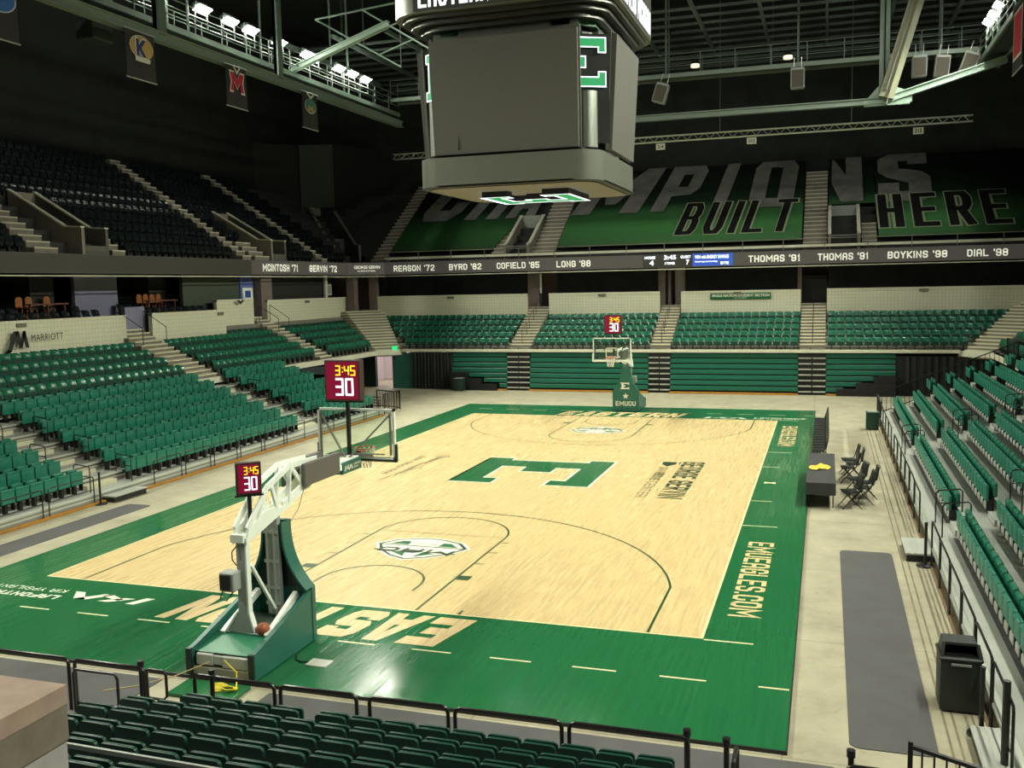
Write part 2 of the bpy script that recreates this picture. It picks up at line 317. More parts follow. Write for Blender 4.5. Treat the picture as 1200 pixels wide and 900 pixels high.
# ------------------------------------------------------------------ court
mb = MB(); mb.box(-9.25,9.25,-18.3,18.15,FZ,0.0); court = struct(mb.build('court_floor', [WOOD]), 'pale maple basketball court with a wide green painted border', 'court')
mb = MB(); z = 0.002
for a in ((-9.25,-7.62,-18.3,18.15),(7.62,9.25,-18.3,18.15),(-7.62,7.62,-18.3,-14.33),(-7.62,7.62,14.33,18.15)): mb.box(a[0],a[1],a[2],a[3],0.0005,z)
mb.build('green_border', GREENB, court)
mb = MB(); mb.box(-9.27,9.27,-18.33,-18.3,FZ,0.003); mb.box(-9.27,-9.25,-18.3,18.17,FZ,0.003); mb.box(9.25,9.27,-18.3,18.17,FZ,0.003); mb.build('edge_trim', BLACK, court)
X1 = (1,0,0); Y1 = (0,1,0)
def fstroke(mb, pts, wd, lift=0.004): stroke(mb, pts, wd, (0,0,0), X1, Y1, lift)
mb = MB()
for s in (-1, 1):
    by = s*14.33; ry = s*12.755
    arc = [(6.70*math.sin(a), ry - s*6.70*math.cos(a)) for a in [math.radians(d) for d in range(-90,91,3)]]
    xs = 6.58; dy = math.sqrt(6.70**2-xs**2); a0 = math.degrees(math.acos(dy/6.70))
    arc = [(6.70*math.sin(math.radians(d)), ry - s*6.70*math.cos(math.radians(d))) for d in [(-a0)+2*a0*i/72 for i in range(73)]]
    fstroke(mb, [(-xs,by)] + arc + [(xs,by)], 0.05)
    fy = s*8.54
    for k in (-1.81, 1.81): fstroke(mb, [(k,by),(k,fy)], 0.05)
    fstroke(mb, [(1.81*math.cos(a), fy - s*1.81*math.sin(a)) for a in [math.pi*i/40 for i in range(41)]], 0.05)
    fstroke(mb, [(1.22*math.cos(a), ry - s*1.22*math.sin(a)) for a in [math.pi*i/40 for i in range(41)]], 0.05)
    for k in (-1,1):
        fstroke(mb, [(k*1.22,ry),(k*1.22,ry+s*0.38)], 0.05)
        mb.box(k*1.84,k*2.14,s*11.85,s*12.15,0.002,0.0045)
        fstroke(mb, [(k*2.75,by),(k*2.75,by-s*0.28)], 0.05)
        for yy in (9.0, 9.92, 10.88): fstroke(mb, [(k*1.84,s*yy),(k*2.08,s*yy)], 0.04)
mb.build('key_and_arc_lines', LINEG, court)
mb = MB()
for s in (-1,1): fstroke(mb, [(-1.79,s*8.54),(1.79,s*8.54)], 0.035)
mb.build('free_throw_lines', pm('line_faint_green', (0.30,0.24,0.09), 0.35), court)
mb = MB()
fstroke(mb, [(-7.6,0),(7.6,0)], 0.05)
for s in (-1,1):
    fstroke(mb, [(6.7,s*5.75),(7.62,s*5.75)], 0.05)
fstroke(mb, [(1.83*math.cos(a), 1.83*math.sin(a)) for a in [2*math.pi*i/60 for i in range(61)]], 0.03)
fstroke(mb, [(-7.60,-14.31),(-7.60,14.31),(7.60,14.31),(7.60,-14.31),(-7.60,-14.31)], 0.05)
mb.build('centre_and_boundary_lines', FAINT, court)
mb = MB()
for s in (-1,1):
    fstroke(mb, [(7.64,s*5.75),(8.55,s*5.75)], 0.05); fstroke(mb, [(7.64,s*2.72),(8.24,s*2.72)], 0.05); fstroke(mb, [(7.64,s*14.37),(8.53,s*14.37)], 0.05)
    for k in range(12):
        x = -7.98+1.513*k
        if abs(x+.37) < 1.0: continue
        fstroke(mb, [(x-.02,s*16.22),(x+.75,s*16.22)] if x < 8.5 else [(8.74,s*16.22),(9.22,s*16.22)], 0.05)
poly(mb, [(7.86,-.16),(8.0,-.07),(8.1,-.07),(8.22,-.16),(8.22,.16),(8.1,.07),(8.0,.07),(7.86,.16)], (0,0,0), X1, Y1, .004)
mb.build('border_tick_marks', PAINTC, court)
# the centre E (its foot towards the camera side: up = +x, right = -y)
def E_shape():   # unit E in (u: reading right, v: reading up), slab serifs, about 4.4 x 4.9
    return [(-2.55,-2.4),(2.0,-2.4),(2.0,-1.15),(1.2,-.95),(1.2,-1.45),(-.95,-1.45),(-.95,-.55),(.05,-.55),(-.35,-.55),(-.35,.55),(.05,.55),(-.95,.55),(-.95,1.45),(1.2,1.45),(1.2,.95),(2.0,1.15),(2.0,2.4),(-2.55,2.4),(-2.55,1.45),(-2.05,1.45),(-2.05,-1.45),(-2.55,-1.45)]
EO = [(-2.5,-2.4),(1.95,-2.4),(1.95,-.95),(1.2,-.95),(1.2,-1.48),(-.95,-1.48),(-.95,-.55),(-.15,-.55),(-.15,.55),(-.95,.55),(-.95,1.48),(1.2,1.48),(1.2,.95),(1.95,.95),(1.95,2.4),(-2.5,2.4),(-2.5,1.5),(-2.1,1.5),(-2.1,-1.5),(-2.5,-1.5)]
mb = MB(); poly(mb, EO, (0,0,0), (0,-1,0), (1,0,0), 0.006); 
mb.build('centre_letter', GREENB, court)
mb = MB(); stroke(mb, EO+[EO[0],EO[1]], 0.16, (0,0,0), (0,-1,0), (1,0,0), 0.005); mb.build('centre_letter_outline', PAINTW, court)
# block letters EASTERN, drawn as polygons in a 1x1 cell, sheared
BL = {
 'E': [[(0,0),(1,0),(1,.26),(.36,.26),(.36,.38),(.82,.38),(.82,.62),(.36,.62),(.36,.74),(1,.74),(1,1),(0,1)]],
 'A': [[(0,0),(.33,0),(.40,.2),(.50,.2),(.50,.42),(.46,.42),(.53,.70),(.60,.42),(.50,.42),(.50,.2),(.66,.2),(.72,0),(1.04,0),(.72,1),(.32,1)]],
 'S': [[(0,.14),(.14,0),(.86,0),(1,.14),(1,.48),(.84,.62),(.36,.62),(.36,.74),(.66,.74),(.66,.66),(1,.66),(1,.86),(.86,1),(.14,1),(0,.86),(0,.52),(.16,.38),(.64,.38),(.64,.26),(.34,.26),(.34,.34),(0,.34)]],
 'T': [[(.32,0),(.68,0),(.68,.74),(1,.74),(1,1),(0,1),(0,.74),(.32,.74)]],
 'R': [[(0,0),(.36,0),(.36,.30),(.46,.30),(.62,0),(1.02,0),(.80,.36),(1,.48),(1,.88),(.88,1),(.5,1),(.5,.75),(.66,.75),(.66,.54),(.36,.54),(.36,.75),(.5,.75),(.5,1),(0,1)]],
 'N': [[(0,0),(.33,0),(.33,.52),(.64,0),(1,0),(1,1),(.67,1),(.67,.48),(.36,1),(0,1)]],
}
def block_word(mb, word, O, U, V, wd, ht, shear, gap=0.14, lift=0.0):
    n = len(word); cw = wd/(n+gap*(n-1)); 
    for i, ch in enumerate(word):
        for pl in BL[ch]: poly(mb, [((i*(1+gap)+a)*cw + shear*(b)*ht, b*ht) for a,b in pl], O, U, V, lift)
mb = MB()
block_word(mb, 'EASTERN', (3.25,-14.52,0), (-1,0,0), (0,-1,0), 6.15, 1.50, 0.22, lift=.005)
block_word(mb, 'EASTERN', (-3.25,14.52,0), (1,0,0), (0,1,0), 6.15, 1.50, 0.22, lift=.005)
mb.build('baseline_lettering', WOODL, court)
mb = MB()
caps(mb, 'EMUEAGLES.COM', (7.93,-7.38,.005), (0,-1,0), (1,0,0), 5.6, .62, th=.27, gap=.2)
caps(mb, 'EMUEAGLES.COM', (7.93,12.6,.005), (0,-1,0), (1,0,0), 5.35, .65, th=.28, gap=.2)
mb.build('sideline_lettering', WOODL, court)
def kia(mb, O, U, V, wd, ht, lift):
    k = [[(0,0),(.10,0),(.21,1),(.11,1)], [(.20,.25),(.32,.25),(.56,1),(.42,1)], [(.30,.52),(.36,.70),(.62,.28),(.56,0),(.52,0)], [(.50,0),(.62,0),(.86,1),(.72,1)], [(.72,1),(.86,1),(1.0,0),(.88,0)], [(.30,.25),(.34,.44),(.44,.62),(.36,.62)]]
    for q in k: poly(mb, [(a*wd,b*ht) for a,b in q], O, U, V, lift)
    return

    k = [[(0,0),(.09,0),(.20,1),(.11,1)], [(.20,.30),(.31,.30),(.50,1),(.39,1)], [(.31,.46),(.40,.60),(.60,0),(.49,0)], [(.49,0),(.60,0),(.80,1),(.69,1)], [(.69,1),(.80,1),(1.0,0),(.89,0)]]
    for q in k: poly(mb, [(a*wd,b*ht) for a,b in q], O, U, V, lift)
mb = MB()
for s in (-1, 1):
    U = (s,0,0); V = (0,s,0)
    if s < 0: o1, o2, o3 = (-3.95,-15.08,.005), (-6.12,-15.42,.005), (-6.25,-15.06,.005)
    else: o1, o2, o3 = (4.1,14.62,.005), (6.5,14.95,.005), (6.5,14.62,.005)
    kia(mb, o1, U, V, 2.1, .42, 0)
    caps(mb, 'LAFONTAINE', o2, U, V, 2.35, .24, th=.26, shear=.15); caps(mb, 'KIA YPSILANTI', o3, U, V, 2.05, .20, th=.2, gap=.3)
mb.build('sponsor_lettering', PAINTW, court)
mb = MB()
caps(mb, 'GEORGE GERVIN', (4.82,3.1,.004), (0,-1,0), (1,0,0), 6.1, .80, th=.29, gap=.2)
caps(mb, 'GAME', (4.14,1.95,.004), (0,-1,0), (1,0,0), .85, .30, th=.12); caps(mb, 'ABOVE', (4.14,.98,.004), (0,-1,0), (1,0,0), 1.35, .34, th=.24)
caps(mb, 'CENTER', (4.14,-.6,.004), (0,-1,0), (1,0,0), 2.4, .34, th=.10, gap=.35)
poly(mb, [(-2.95,4.1),(-2.95,4.6),(-2.55,4.6),(-2.1,4.35),(-2.55,4.1)], (0,0,.0045), (0,-1,0), (1,0,0))
stroke(mb, [(-2.98,4.72),(-2.5,4.72)], .05, (0,0,.0045), (0,-1,0), (1,0,0))
mb.build('centre_name_lettering', DKG, court)
mb = MB()   # two flowing signatures and a thin line of capitals
def sig(u0, v0, k):
    pts = [(0,.55),(.18,.20),(.45,.05),(.62,.30),(.50,.62),(.30,.55),(.55,.30),(.85,.20),(.80,.45),(1.0,.15),(1.08,.38),(1.2,.12),(1.3,.36),(1.42,.12),(1.55,.34),(1.7,.12),(1.85,.28),(2.1,.10),(2.9,.05)]
    stroke(mb, [(u0+a*k,v0+b*k) for a,b in pts], .045, (0,0,.004), (0,-1,0), (1,0,0))
sig(-2.7,-4.72,1.0); sig(-.35,-4.88,.95)
u = -2.2
rr = random.Random(3)
for wlen in (5,6,5):
    for k in range(wlen):
        stroke(mb, [(u,-5.32),(u,-5.08)], .05, (0,0,.004), (0,-1,0), (1,0,0)); 
        if k % 2: stroke(mb, [(u,-5.20),(u+.12,-5.20)], .05, (0,0,.004), (0,-1,0), (1,0,0))
        else: stroke(mb, [(u,-5.09),(u+.13,-5.09)], .05, (0,0,.004), (0,-1,0), (1,0,0))
        u += .20
    u += .22
mb.build('signature_lettering', DKG, court)
# conference shield in each key
def shield(y0, s):
    O = (0,y0,0); U = (s*1,0,0); V = (0,s*1,0)
    out = [(-1.22,-.18),(-.9,-.62),(-.4,-.84),(0,-.9),(.4,-.84),(.9,-.62),(1.22,-.18),(.95,.35),(.5,.78),(0,1.02),(-.5,.78),(-.95,.35)]
    a = MB(); poly(a, [(x*1.08,y*1.08) for x,y in out], O, U, V, .004); b_ = MB(); poly(b_, out, O, U, V, .005); c = MB(); poly(c, [(x*.92,y*.92) for x,y in out], O, U, V, .006)
    d = MB()
    for q in ([(-.62,.42),(-.12,.80),(-.22,.42)], [(.62,.42),(.12,.80),(.22,.42)], [(-.95,-.22),(-.40,-.22),(-.45,-.52),(-.66,-.52)], [(.95,-.22),(.40,-.22),(.45,-.52),(.66,-.52)]): poly(d, q, O, U, V, .007)
    stroke(b_, [(-1.1,.34),(1.1,.34)], .06, O, U, V, .0072); stroke(b_, [(-1.15,-.14),(1.15,-.14)], .06, O, U, V, .0072)
    caps(b_, 'MAC', (O[0]-s*1.05, O[1]-s*(-.09), .0073), U, V, 2.0, .38, th=.22, shear=.25)
    text(b_, 'MAC IT UP', (O[0]-s*.33, O[1]-s*.44, .0073), U, V, .66, .13, bold=.0)
    a.build('key_shield_outline', PAINTW, court); b_.build('key_shield_band', DKG, court); c.build('key_shield_ground', PAINTW, court); d.build('key_shield_corners', LOGOG, court)
shield(-9.95, -1); shield(9.95, 1)

m_ = MB()
for x in (11.45,11.58,11.86): m_.box(x,x+.035,-19,13.2,FZ,FZ+.003)
for x in (-11.7,-11.85): m_.box(x,x+.03,-19,14,FZ,FZ+.003)
m_.build('wheel_track_marks', pm('track_brown',(0.20,0.17,0.11),.8,noise=.3,nscale=2), fl)
# ------------------------------------------------------------------ mats on the concrete
def mat_thing(x0,x1,y0,y1,label,r=0.15):
    m_ = MB(); pts = []
    for cx,cy,a0 in ((x1-r,y1-r,0),(x0+r,y1-r,90),(x0+r,y0+r,180),(x1-r,y0+r,270)):
        for k in range(5): a = math.radians(a0+22.5*k); pts.append((cx+r*math.cos(a), cy+r*math.sin(a)))
    m_.prism(pts, FZ, FZ+.012); return tag(m_.build('floor_mat', MATG), label, 'mat')
mat_thing(10.1,11.28,-17.85,-7.45,'long grey floor mat lying between the court and the dark trash bin')
mat_thing(-11.15,-10.25,-17.5,-7.35,'grey floor mat along the side bleachers beside the sponsor lettering')
mat_thing(1.05,9.9,-20.1,-18.5,'grey floor mat behind the near baseline below the pipe rails',.05)
mat_thing(-9.0,-1.05,-20.1,-18.5,'grey floor mat behind the baseline left of the green panel',.05)

# ------------------------------------------------------------------ telescopic and bench bleachers
def mp_left(u,t,z): return (-12.2-u, t, z)
def mp_right(u,t,z): return (12.2+u, t, z)
def mp_near(u,t,z): return (t, -20.35-u, z)
def mp_far(u,t,z): return (t, 25.3+u, z)
def pbox(mb, mp, u0,u1,t0,t1,z0,z1):
    a = mp(u0,t0,z0); b = mp(u1,t1,z1); mb.box(a[0],b[0],a[1],b[1],a[2],b[2])
DEP, RISE = 0.855, 0.30
def deck(name, label, mp, t0, t1, rows, aisles, z0=0.28, orange=True, mats=(ALU, ALUL)):
    root = empty(name, mp(0,(t0+t1)/2,0), label=label, cat='bleacher')
    R = Matrix.Translation(-Vector(root.location))
    for i in range(rows):
        z = z0+RISE*i; m_ = MB()
        pbox(m_, mp, i*DEP, (i+1)*DEP+.02, t0, t1, z-.05, z)
        m_.xf(R).build('deck_row', mats[0], root)
        m_ = MB(); pbox(m_, mp, i*DEP-.03, i*DEP+.045, t0, t1, z-.055, z+.004); pbox(m_, mp, i*DEP+.0, i*DEP+.02, t0, t1, z-.18, z-.13); m_.xf(R).build('nosing', mats[1], root)
        m_ = MB(); pbox(m_, mp, (i+.0)*DEP+.03, (i+.0)*DEP+.06, t0, t1, max(z-RISE,FZ), z-.05); m_.xf(R).build('riser', CONCD if i else GREYP, root)
        for (a0,a1) in aisles:
            if i < rows-1:
                m_ = MB(); pbox(m_, mp, (i+1)*DEP-.30, (i+1)*DEP, a0+.10, a1-.30, z, z+RISE/2); m_.xf(R).build('aisle_step', STEPM if mp is mp_left else ALU, root)
    if orange:
        m_ = MB(); pbox(m_, mp, -.16, 0.0, t0, t1, FZ, .03 if mp is mp_left else -.03)
        for (a0,a1) in (aisles if mp is mp_right else aisles[:1]): pass
        m_.xf(R).build('bumper_strip', ORANGE if mp is mp_left else pm('kick_brown',(0.15,0.105,0.055),.7), root)
    return root
L_AIS = [(-7.4,-5.65),(5.5,7.5)]
R_AIS = [(-6.85,-5.45),(4.65,6.05),(16.3,17.5)]
deck('telescopic_bleacher', 'grey stepped bleacher decks across the court from the long black table', mp_left, -19, 13.0, 7, L_AIS)
deck('telescopic_bleacher', 'grey stepped bleacher decks behind the long black table', mp_right, -19, 16.4, 7, R_AIS)
deck('telescopic_bleacher', 'dark bleacher decks at the near end below the concrete parapet', mp_near, 1.1, 8.4, 8, [], z0=.20, orange=False, mats=(DECKG, DECKG))
m_ = MB(); pbox(m_, mp_near, 0, 1.7, -4, 1.1, FZ, .2); pbox(m_, mp_near, 1.7, 7, -4, 1.1, FZ, .5); pbox(m_, mp_near, .2, 7, 8.4, 13, FZ, .0); tag(m_.build('near_landing', DECKG), 'dark grey landing beside the near end seats', 'landing')
# dark carpet strip in the foot space of the right front row
m_ = MB(); pbox(m_, mp_right, .50, .98, -19, -6.9, .281, .288); pbox(m_, mp_right, .50, .98, -5.4, 4.6, .281, .288); pbox(m_, mp_right, .50, .98, 6.1, 16.2, .281, .288); tag(m_.build('carpet_strip', MATG), 'dark carpet strip along the front deck behind the long table', 'carpet')
# understructure of the far end of the left bleachers
m_ = MB()
for k in range(7):
    m_.bar((-12.6-.855*k, 13.1, FZ), (-12.6-.855*k, 13.1, .2+.3*k), .06)
    if k: m_.bar((-12.6-.855*(k-1), 13.1, .1+.3*(k-1)), (-12.6-.855*k, 13.1, FZ+.05), .04); m_.bar((-12.3, 13.1, .15*k), (-12.6-.855*k, 13.1, .15*k+.1), .04)
tag(m_.build('bleacher_trestle', BLACK), 'black steel trestle under the end of the side bleachers behind the shot clock', 'trestle')
# far bench bleachers, pushed in: a near upright stack of green boards
FAIS = [(-9.45,-7.93),(-.45,.87),(8.22,9.75)]
secs = [(-13.2,-9.45,'green bench bleacher pushed in beside the black drape'),(-7.93,-.45,'green bench bleacher pushed in behind the far basket'),(.87,8.22,'green bench bleacher pushed in right of the far basket'),(9.75,13.45,'green bench bleacher pushed in beside the railed steps')]
BENCHG = pm('bench_green', (0.010,0.135,0.085), 0.4, noise=0.06)
for si,(a,b,lab) in enumerate(secs):
    root = empty('bench_bleacher', ((a+b)/2,25.3,0), label=lab, cat='bleacher', group='pushed-in bench bleachers')
    R = Matrix.Translation(-Vector(root.location))
    for k in range(7):
        aa, bb = a, b
        if si == 0 and k < 3: aa = a + (3.4,2.3,1.2)[k]*0.95
        if si == 3 and k < 3: bb = b - (2.9,1.9,.9)[k]*0.95
        z = .14+.322*k; m_ = MB(); m_.rbox(aa,bb,25.30+.045*k,25.62,z,z+.255,.02,1); m_.xf(R).build('bench_board', BENCHG, root)
        m_ = MB(); m_.box(aa,bb,25.40+.045*k,25.62,z+.255,z+.322); m_.xf(R).build('bench_gap_shade', BLACK, root)  # black strip stands in for the shade between the boards
    m_ = MB(); m_.box(a if si != 0 else a+3.2, b if si != 3 else b-2.7, 25.05,25.32,FZ,.05); m_.xf(R).build('bumper_strip', ORANGE, root)
for (a,b),lab in zip(FAIS, ('black retracted bleacher steps left of the far basket','black retracted bleacher steps just right of the far basket','black retracted bleacher steps below the wide centre aisle')):
    root = empty('retracted_steps', ((a+b)/2,25.4,0), label=lab, cat='steps', group='retracted bleacher steps')
    R = Matrix.Translation(-Vector(root.location)); m_ = MB(); m_.box(a,b,25.5,25.62,FZ,2.35); m_.xf(R).build('step_backing', BLACK, root)
    for k in range(7):
        z = .10+.322*k; m_ = MB(); m_.box(a+.02,(a+b)/2-.04,25.3+.03*k,25.6,z,z+.07); m_.box((a+b)/2+.04,b-.02,25.3+.03*k,25.6,z,z+.07); m_.xf(R).build('step_tread', ALU, root)
# stepped black bleacher ends
for (x0,sgn,lab) in ((-13.2,1,'black stepped bleacher end stack beside the dark green bin'),(13.45,-1,'black stepped bleacher end stack near the railed steps')):
    m_ = MB()
    for k,(wd,h) in enumerate(((3.3,.36),(2.2,.70),(1.2,1.05))): m_.box(x0, x0+sgn*wd*.95, 25.02+.03*k, 25.60, FZ if k == 0 else h-.34, h)
    for k in range(6): m_.box(x0+sgn*(.3+.5*k), x0+sgn*(.36+.5*k), 24.98, 25.04, FZ, .3)
    tag(m_.build('bleacher_end_stack', BLACK), lab, 'bleacher end')
# ------------------------------------------------------------------ fixed lower bowl (concrete steps), far, left and its mirror on the right
FD, FR = 0.9, 0.345
def bowl_far():
    m_ = MB()
    for j in range(5):
        z = 2.5+FR*j; ext = 16.7+.86*j; m_.box(-ext, ext, 25.62+FD*j, 30.2, z-(.30 if j else .15), z)
    return m_
o = struct(bowl_far().build('trim_1', CONC), 'tan concrete steps under the fixed seats at the far end', 'concrete steps')
m_ = MB(); m_.box(-16.7,16.7,25.42,25.64,2.38,2.5); m_.box(-16.7,16.7,25.46,25.62,2.50,2.56); struct(m_.build('trim_2', CREAM), 'pale concrete edge above the pushed-in green benches', 'ledge')
for sx in (-1,1):
    m_ = MB()
    for j in range(5):
        z = 2.5+FR*j; x0 = 18.15+FD*j
        m_.box(sx*x0, sx*22.3, -22, 24.6+.66*j, z-.30, z)
    struct(m_.build('trim_3', CONC), 'tan concrete steps under the fixed seats %s' % ('below the suite boxes' if sx < 0 else 'above the bleachers behind the long table'), 'concrete steps')
    # corner wedge with its wide aisle
    m_ = MB(); n = 15; rz_ = []
    for k in range(n):
        f = k/(n-1); z0 = 2.35; z1 = 2.55+f*2.45
        a = (sx*(18.2+f*3.8), 24.6+f*3.3); b = (sx*(16.9+f*3.3), 25.62+f*4.6)
        f2 = min(1,(k+1)/(n-1)); a2 = (sx*(18.2+f2*3.8+.5), 24.6+f2*3.3); b2 = (sx*(16.9+f2*3.3+.2), 25.62+f2*4.6+.5)
        m_.prism([a,b,b2,a2], z1-.07, z1, 'z'); rz_.append((a,b,b2,a2,z1))
    o_ = struct(m_.build('trim_4', STEPM), 'pale corner stair with many treads climbing to the concourse %s' % ('beside the lit doorway' if sx < 0 else 'beyond the long table'), 'stairs')
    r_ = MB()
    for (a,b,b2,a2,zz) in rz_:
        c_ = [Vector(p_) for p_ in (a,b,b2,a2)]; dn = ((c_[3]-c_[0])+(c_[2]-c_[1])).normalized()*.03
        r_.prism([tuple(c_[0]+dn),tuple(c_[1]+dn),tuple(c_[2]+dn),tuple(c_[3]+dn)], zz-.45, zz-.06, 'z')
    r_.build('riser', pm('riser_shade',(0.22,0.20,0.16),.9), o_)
    # corner wall under it with a tunnel opening
    m_ = MB()
    P0 = Vector((sx*18.3,24.7,0)); P1 = Vector((sx*16.5,25.62,0))
    # dark pieces at each side of the opening
    m_.box(sx*21.5,sx*19.05,26.2,26.5,FZ,2.4); m_.box(sx*17.45,sx*16.9,26.0,26.5,FZ,2.4); m_.box(sx*19.05,sx*17.45,26.3,26.5,2.15,2.5)
    struct(m_.build('wall_corner', PADD), 'dark corner wall around the tunnel opening under the concrete stair', 'wall')
    m_ = MB(); m_.prism([(sx*18.25,24.55),(sx*16.65,25.64),(sx*16.65,25.9),(sx*18.4,24.8)], 2.18, 2.5); m_.box(sx*18.38,sx*18.1,-19,24.7,2.2,2.5); struct(m_.build('trim_5', CREAM), 'pale concrete edge running round the corner above the side bleachers', 'ledge')
# doorway room at the corner
root = empty('room_lamp', (-18.6,29.2,2.38), label='flat ceiling lamp inside the room behind the corner doorway', cat='lamp'); m_ = MB(); m_.box(-.5,.5,-.3,.3,-.06,.0); m_.build('diffuser', pm('room_lamp_face',(1,1,1),.5,emit=(1,.93,.9),es=9.0), root)
l_ = bpy.data.lights.new('room_light','POINT'); l_.energy = 130; l_.color = (1,.92,.9); l_.shadow_soft_size = .3; lo_ = bpy.data.objects.new('room_light', l_); COL.objects.link(lo_); lo_.parent = root; lo_.location = (0,0,-.3)
m_ = MB(); m_.box(-21.2,-16.0,31.5,31.7,FZ,2.5); m_.box(-21.2,-21.0,26.5,31.6,FZ,2.5); m_.box(-16.6,-16.4,26.5,31.6,FZ,2.5); m_.box(-21.2,-16.0,26.5,31.6,2.42,2.5); struct(m_.build('wall_tunnel', TUNW), 'pale pinkish walls of the lit room seen through the corner doorway', 'wall')
m_ = MB(); m_.box(-18.9,-18.2,31.3,31.5,0,2.0); struct(m_.build('door_1', GREYP), 'grey door at the back of the lit room', 'door')
m_ = MB(); m_.box(-17.5,-17.42,25.55,26.4,FZ,2.2); struct(m_.build('door_2', pm('door_brown',(0.13,0.075,0.05),.5)), 'brown door leaf standing open at the corner doorway', 'door')
m_ = MB(); m_.box(-17.4,-15.95,25.56,25.62,FZ,2.3); struct(m_.build('trim_6', PADG), 'dark green panel beside the open brown door', 'panel')
def drape(name, x0, x1, y, z0, z1, label, n=40):
    m_ = MB(); r = random.Random(int(x0*10)); vs = []; fs = []
    for k in range(n+1):
        x = x0+(x1-x0)*k/n; d = .05*math.sin(k*1.9)+r.uniform(-.03,.03)
        vs += [(x,y+d,z0),(x,y+d*.5,z1)]
        if k: fs.append((2*k-2,2*k,2*k+1,2*k-1))
    m_.add(vs, fs); return tag(m_.build(name, CURT, smooth=True), label, 'curtain')
drape('drape_curtain', -16.0,-13.2,25.45,FZ+.01,2.32,'black drape hanging between the corner doorway and the pushed-in green benches')
drape('drape_curtain', 13.45,18.0,25.5,FZ+.01,2.2,'black drape hanging behind the sloping black picket rail')
# aisle stairs of the far and side bowls
def stair(x0,x1,y0,y1,z0,z1,n,label,axis='y',sg=1,mat=None):
    root = empty('aisle_stair', ((x0+x1)/2,y0,z0) if axis == 'y' else (y0,(x0+x1)/2,z0), label=label, cat='stairs')
    R = Matrix.Translation(-Vector(root.location)); A = MB(); B = MB(); d = (y1-y0)/n; h = (z1-z0)/n
    for k in range(n):
        ya, yb = y0+d*k, y1; zt = z0+h*(k+1)
        if axis == 'y':
            B.box(x0,x1,ya,y0+d*(k+1),z0+h*k-.25,zt-.05); A.box(x0,x1,ya-.02*sg,y0+d*(k+1),zt-.06,zt)
        else:
            B.box(ya,y0+d*(k+1),x0,x1,z0+h*k-.25,zt-.05); A.box(ya-.02*sg,y0+d*(k+1),x0,x1,zt-.06,zt)
    A.xf(R).build('tread', mat or STEPM, root); B.xf(R).build('riser', CONCD, root)
    return root
def handrail(root, pts, r=.02, posts=()):
    m_ = MB(); R = Matrix.Translation(-Vector(root.location)); m_.tube(pts, r, 6)
    for a,b in posts: m_.tube([a,b], r, 6)
    m_.xf(R).build('handrail', BLKRAIL, root)
for (a,b),lab in zip(FAIS, ('pale stair aisle between the drape side seats and the seats behind the far basket','pale stair aisle just right of the far shot clock','pale wide stair aisle below the dark barred gate')):
    s_ = stair(a+.05,b-.05,25.65,30.8,2.5,5.1,15,lab)
    xm = (a+b)/2
    for k in range(3):
        y = 26.3+1.6*k; z = 2.85+.80*k; handrail(s_, [(xm,y,z+.0),(xm,y,z+.85),(xm,y+1.0,z+1.3),(xm,y+1.0,z+.4)])
for (a,b,lab) in ((5.55,7.45,'pale stair aisle in the side seats beside the wall with the hotel sign'),(17.35,18.7,'pale stair aisle in the side seats nearer the corner')):
    s_ = stair(a,b,-18.2,-23.0,2.5,5.0,14,lab,'x',-1)
    for y in (a+.1,b-.1): handrail(s_, [(-20.9,y,4.1),(-20.9,y,4.9),(-22.2,y,5.7),(-22.2,y,4.7)])

# ------------------------------------------------------------------ cream walls behind the lower bowl, concourse behind them
def vwall(name, a, b, z0, z1, label, mat=CREAM, th=.22):
    m_ = MB(); a = Vector(a); b = Vector(b); d = (b-a).normalized(); n_ = Vector((-d.y,d.x))*th
    m_.prism([tuple(a),tuple(b),tuple(b+n_),tuple(a+n_)], z0, z1)
    m_.prism([tuple(a-n_*.12),tuple(b-n_*.12),tuple(b+n_),tuple(a+n_)], z1-.10, z1+.02)
    return struct(m_.build(name, mat), label, 'wall')
def tile_mat():
    m = bpy.data.materials.new('cream_tile'); m.use_nodes = True; N, L = nt(m); b = N['Principled BSDF']; b.inputs['Roughness'].default_value = .5
    tc = N.new('ShaderNodeTexCoord'); sp = N.new('ShaderNodeSeparateXYZ'); ad = N.new('ShaderNodeMath'); cb = N.new('ShaderNodeCombineXYZ'); L.new(tc.outputs['Object'], sp.inputs[0]); L.new(sp.outputs[0], ad.inputs[0]); L.new(sp.outputs[1], ad.inputs[1]); L.new(ad.outputs[0], cb.inputs[0]); L.new(sp.outputs[2], cb.inputs[1])
    br = N.new('ShaderNodeTexBrick'); br.offset = 0; L.new(cb.outputs[0], br.inputs['Vector']); br.inputs['Scale'].default_value = 1; br.inputs['Brick Width'].default_value = .2; br.inputs['Row Height'].default_value = .2; br.inputs['Mortar Size'].default_value = .008
    br.inputs['Color1'].default_value = (.68,.68,.52,1); br.inputs['Color2'].default_value = (.65,.65,.50,1); br.inputs['Mortar'].default_value = (.46,.46,.35,1); L.new(br.outputs['Color'], b.inputs['Base Color']); return m
TILE = tile_mat()
vwall('wall_suite_near', (-21.9,-22), (-21.9,5.75), 3.9, 5.52, 'cream tiled wall carrying the black hotel sign', TILE)
vwall('wall_suite_mid', (-21.9,7.6), (-21.9,13.7), 3.9, 5.55, 'cream tiled wall below the second suite box with orange stools', TILE)
vwall('wall_concourse_side', (-22.45,13.7), (-22.45,17.3), 3.9, 6.08, 'taller cream wall with a small black arrow mark', TILE)
vwall('wall_concourse_corner', (-22.45,18.75), (-22.45,28.8), 3.9, 5.97, 'cream wall behind the dark green seats next to the corner stair', TILE)
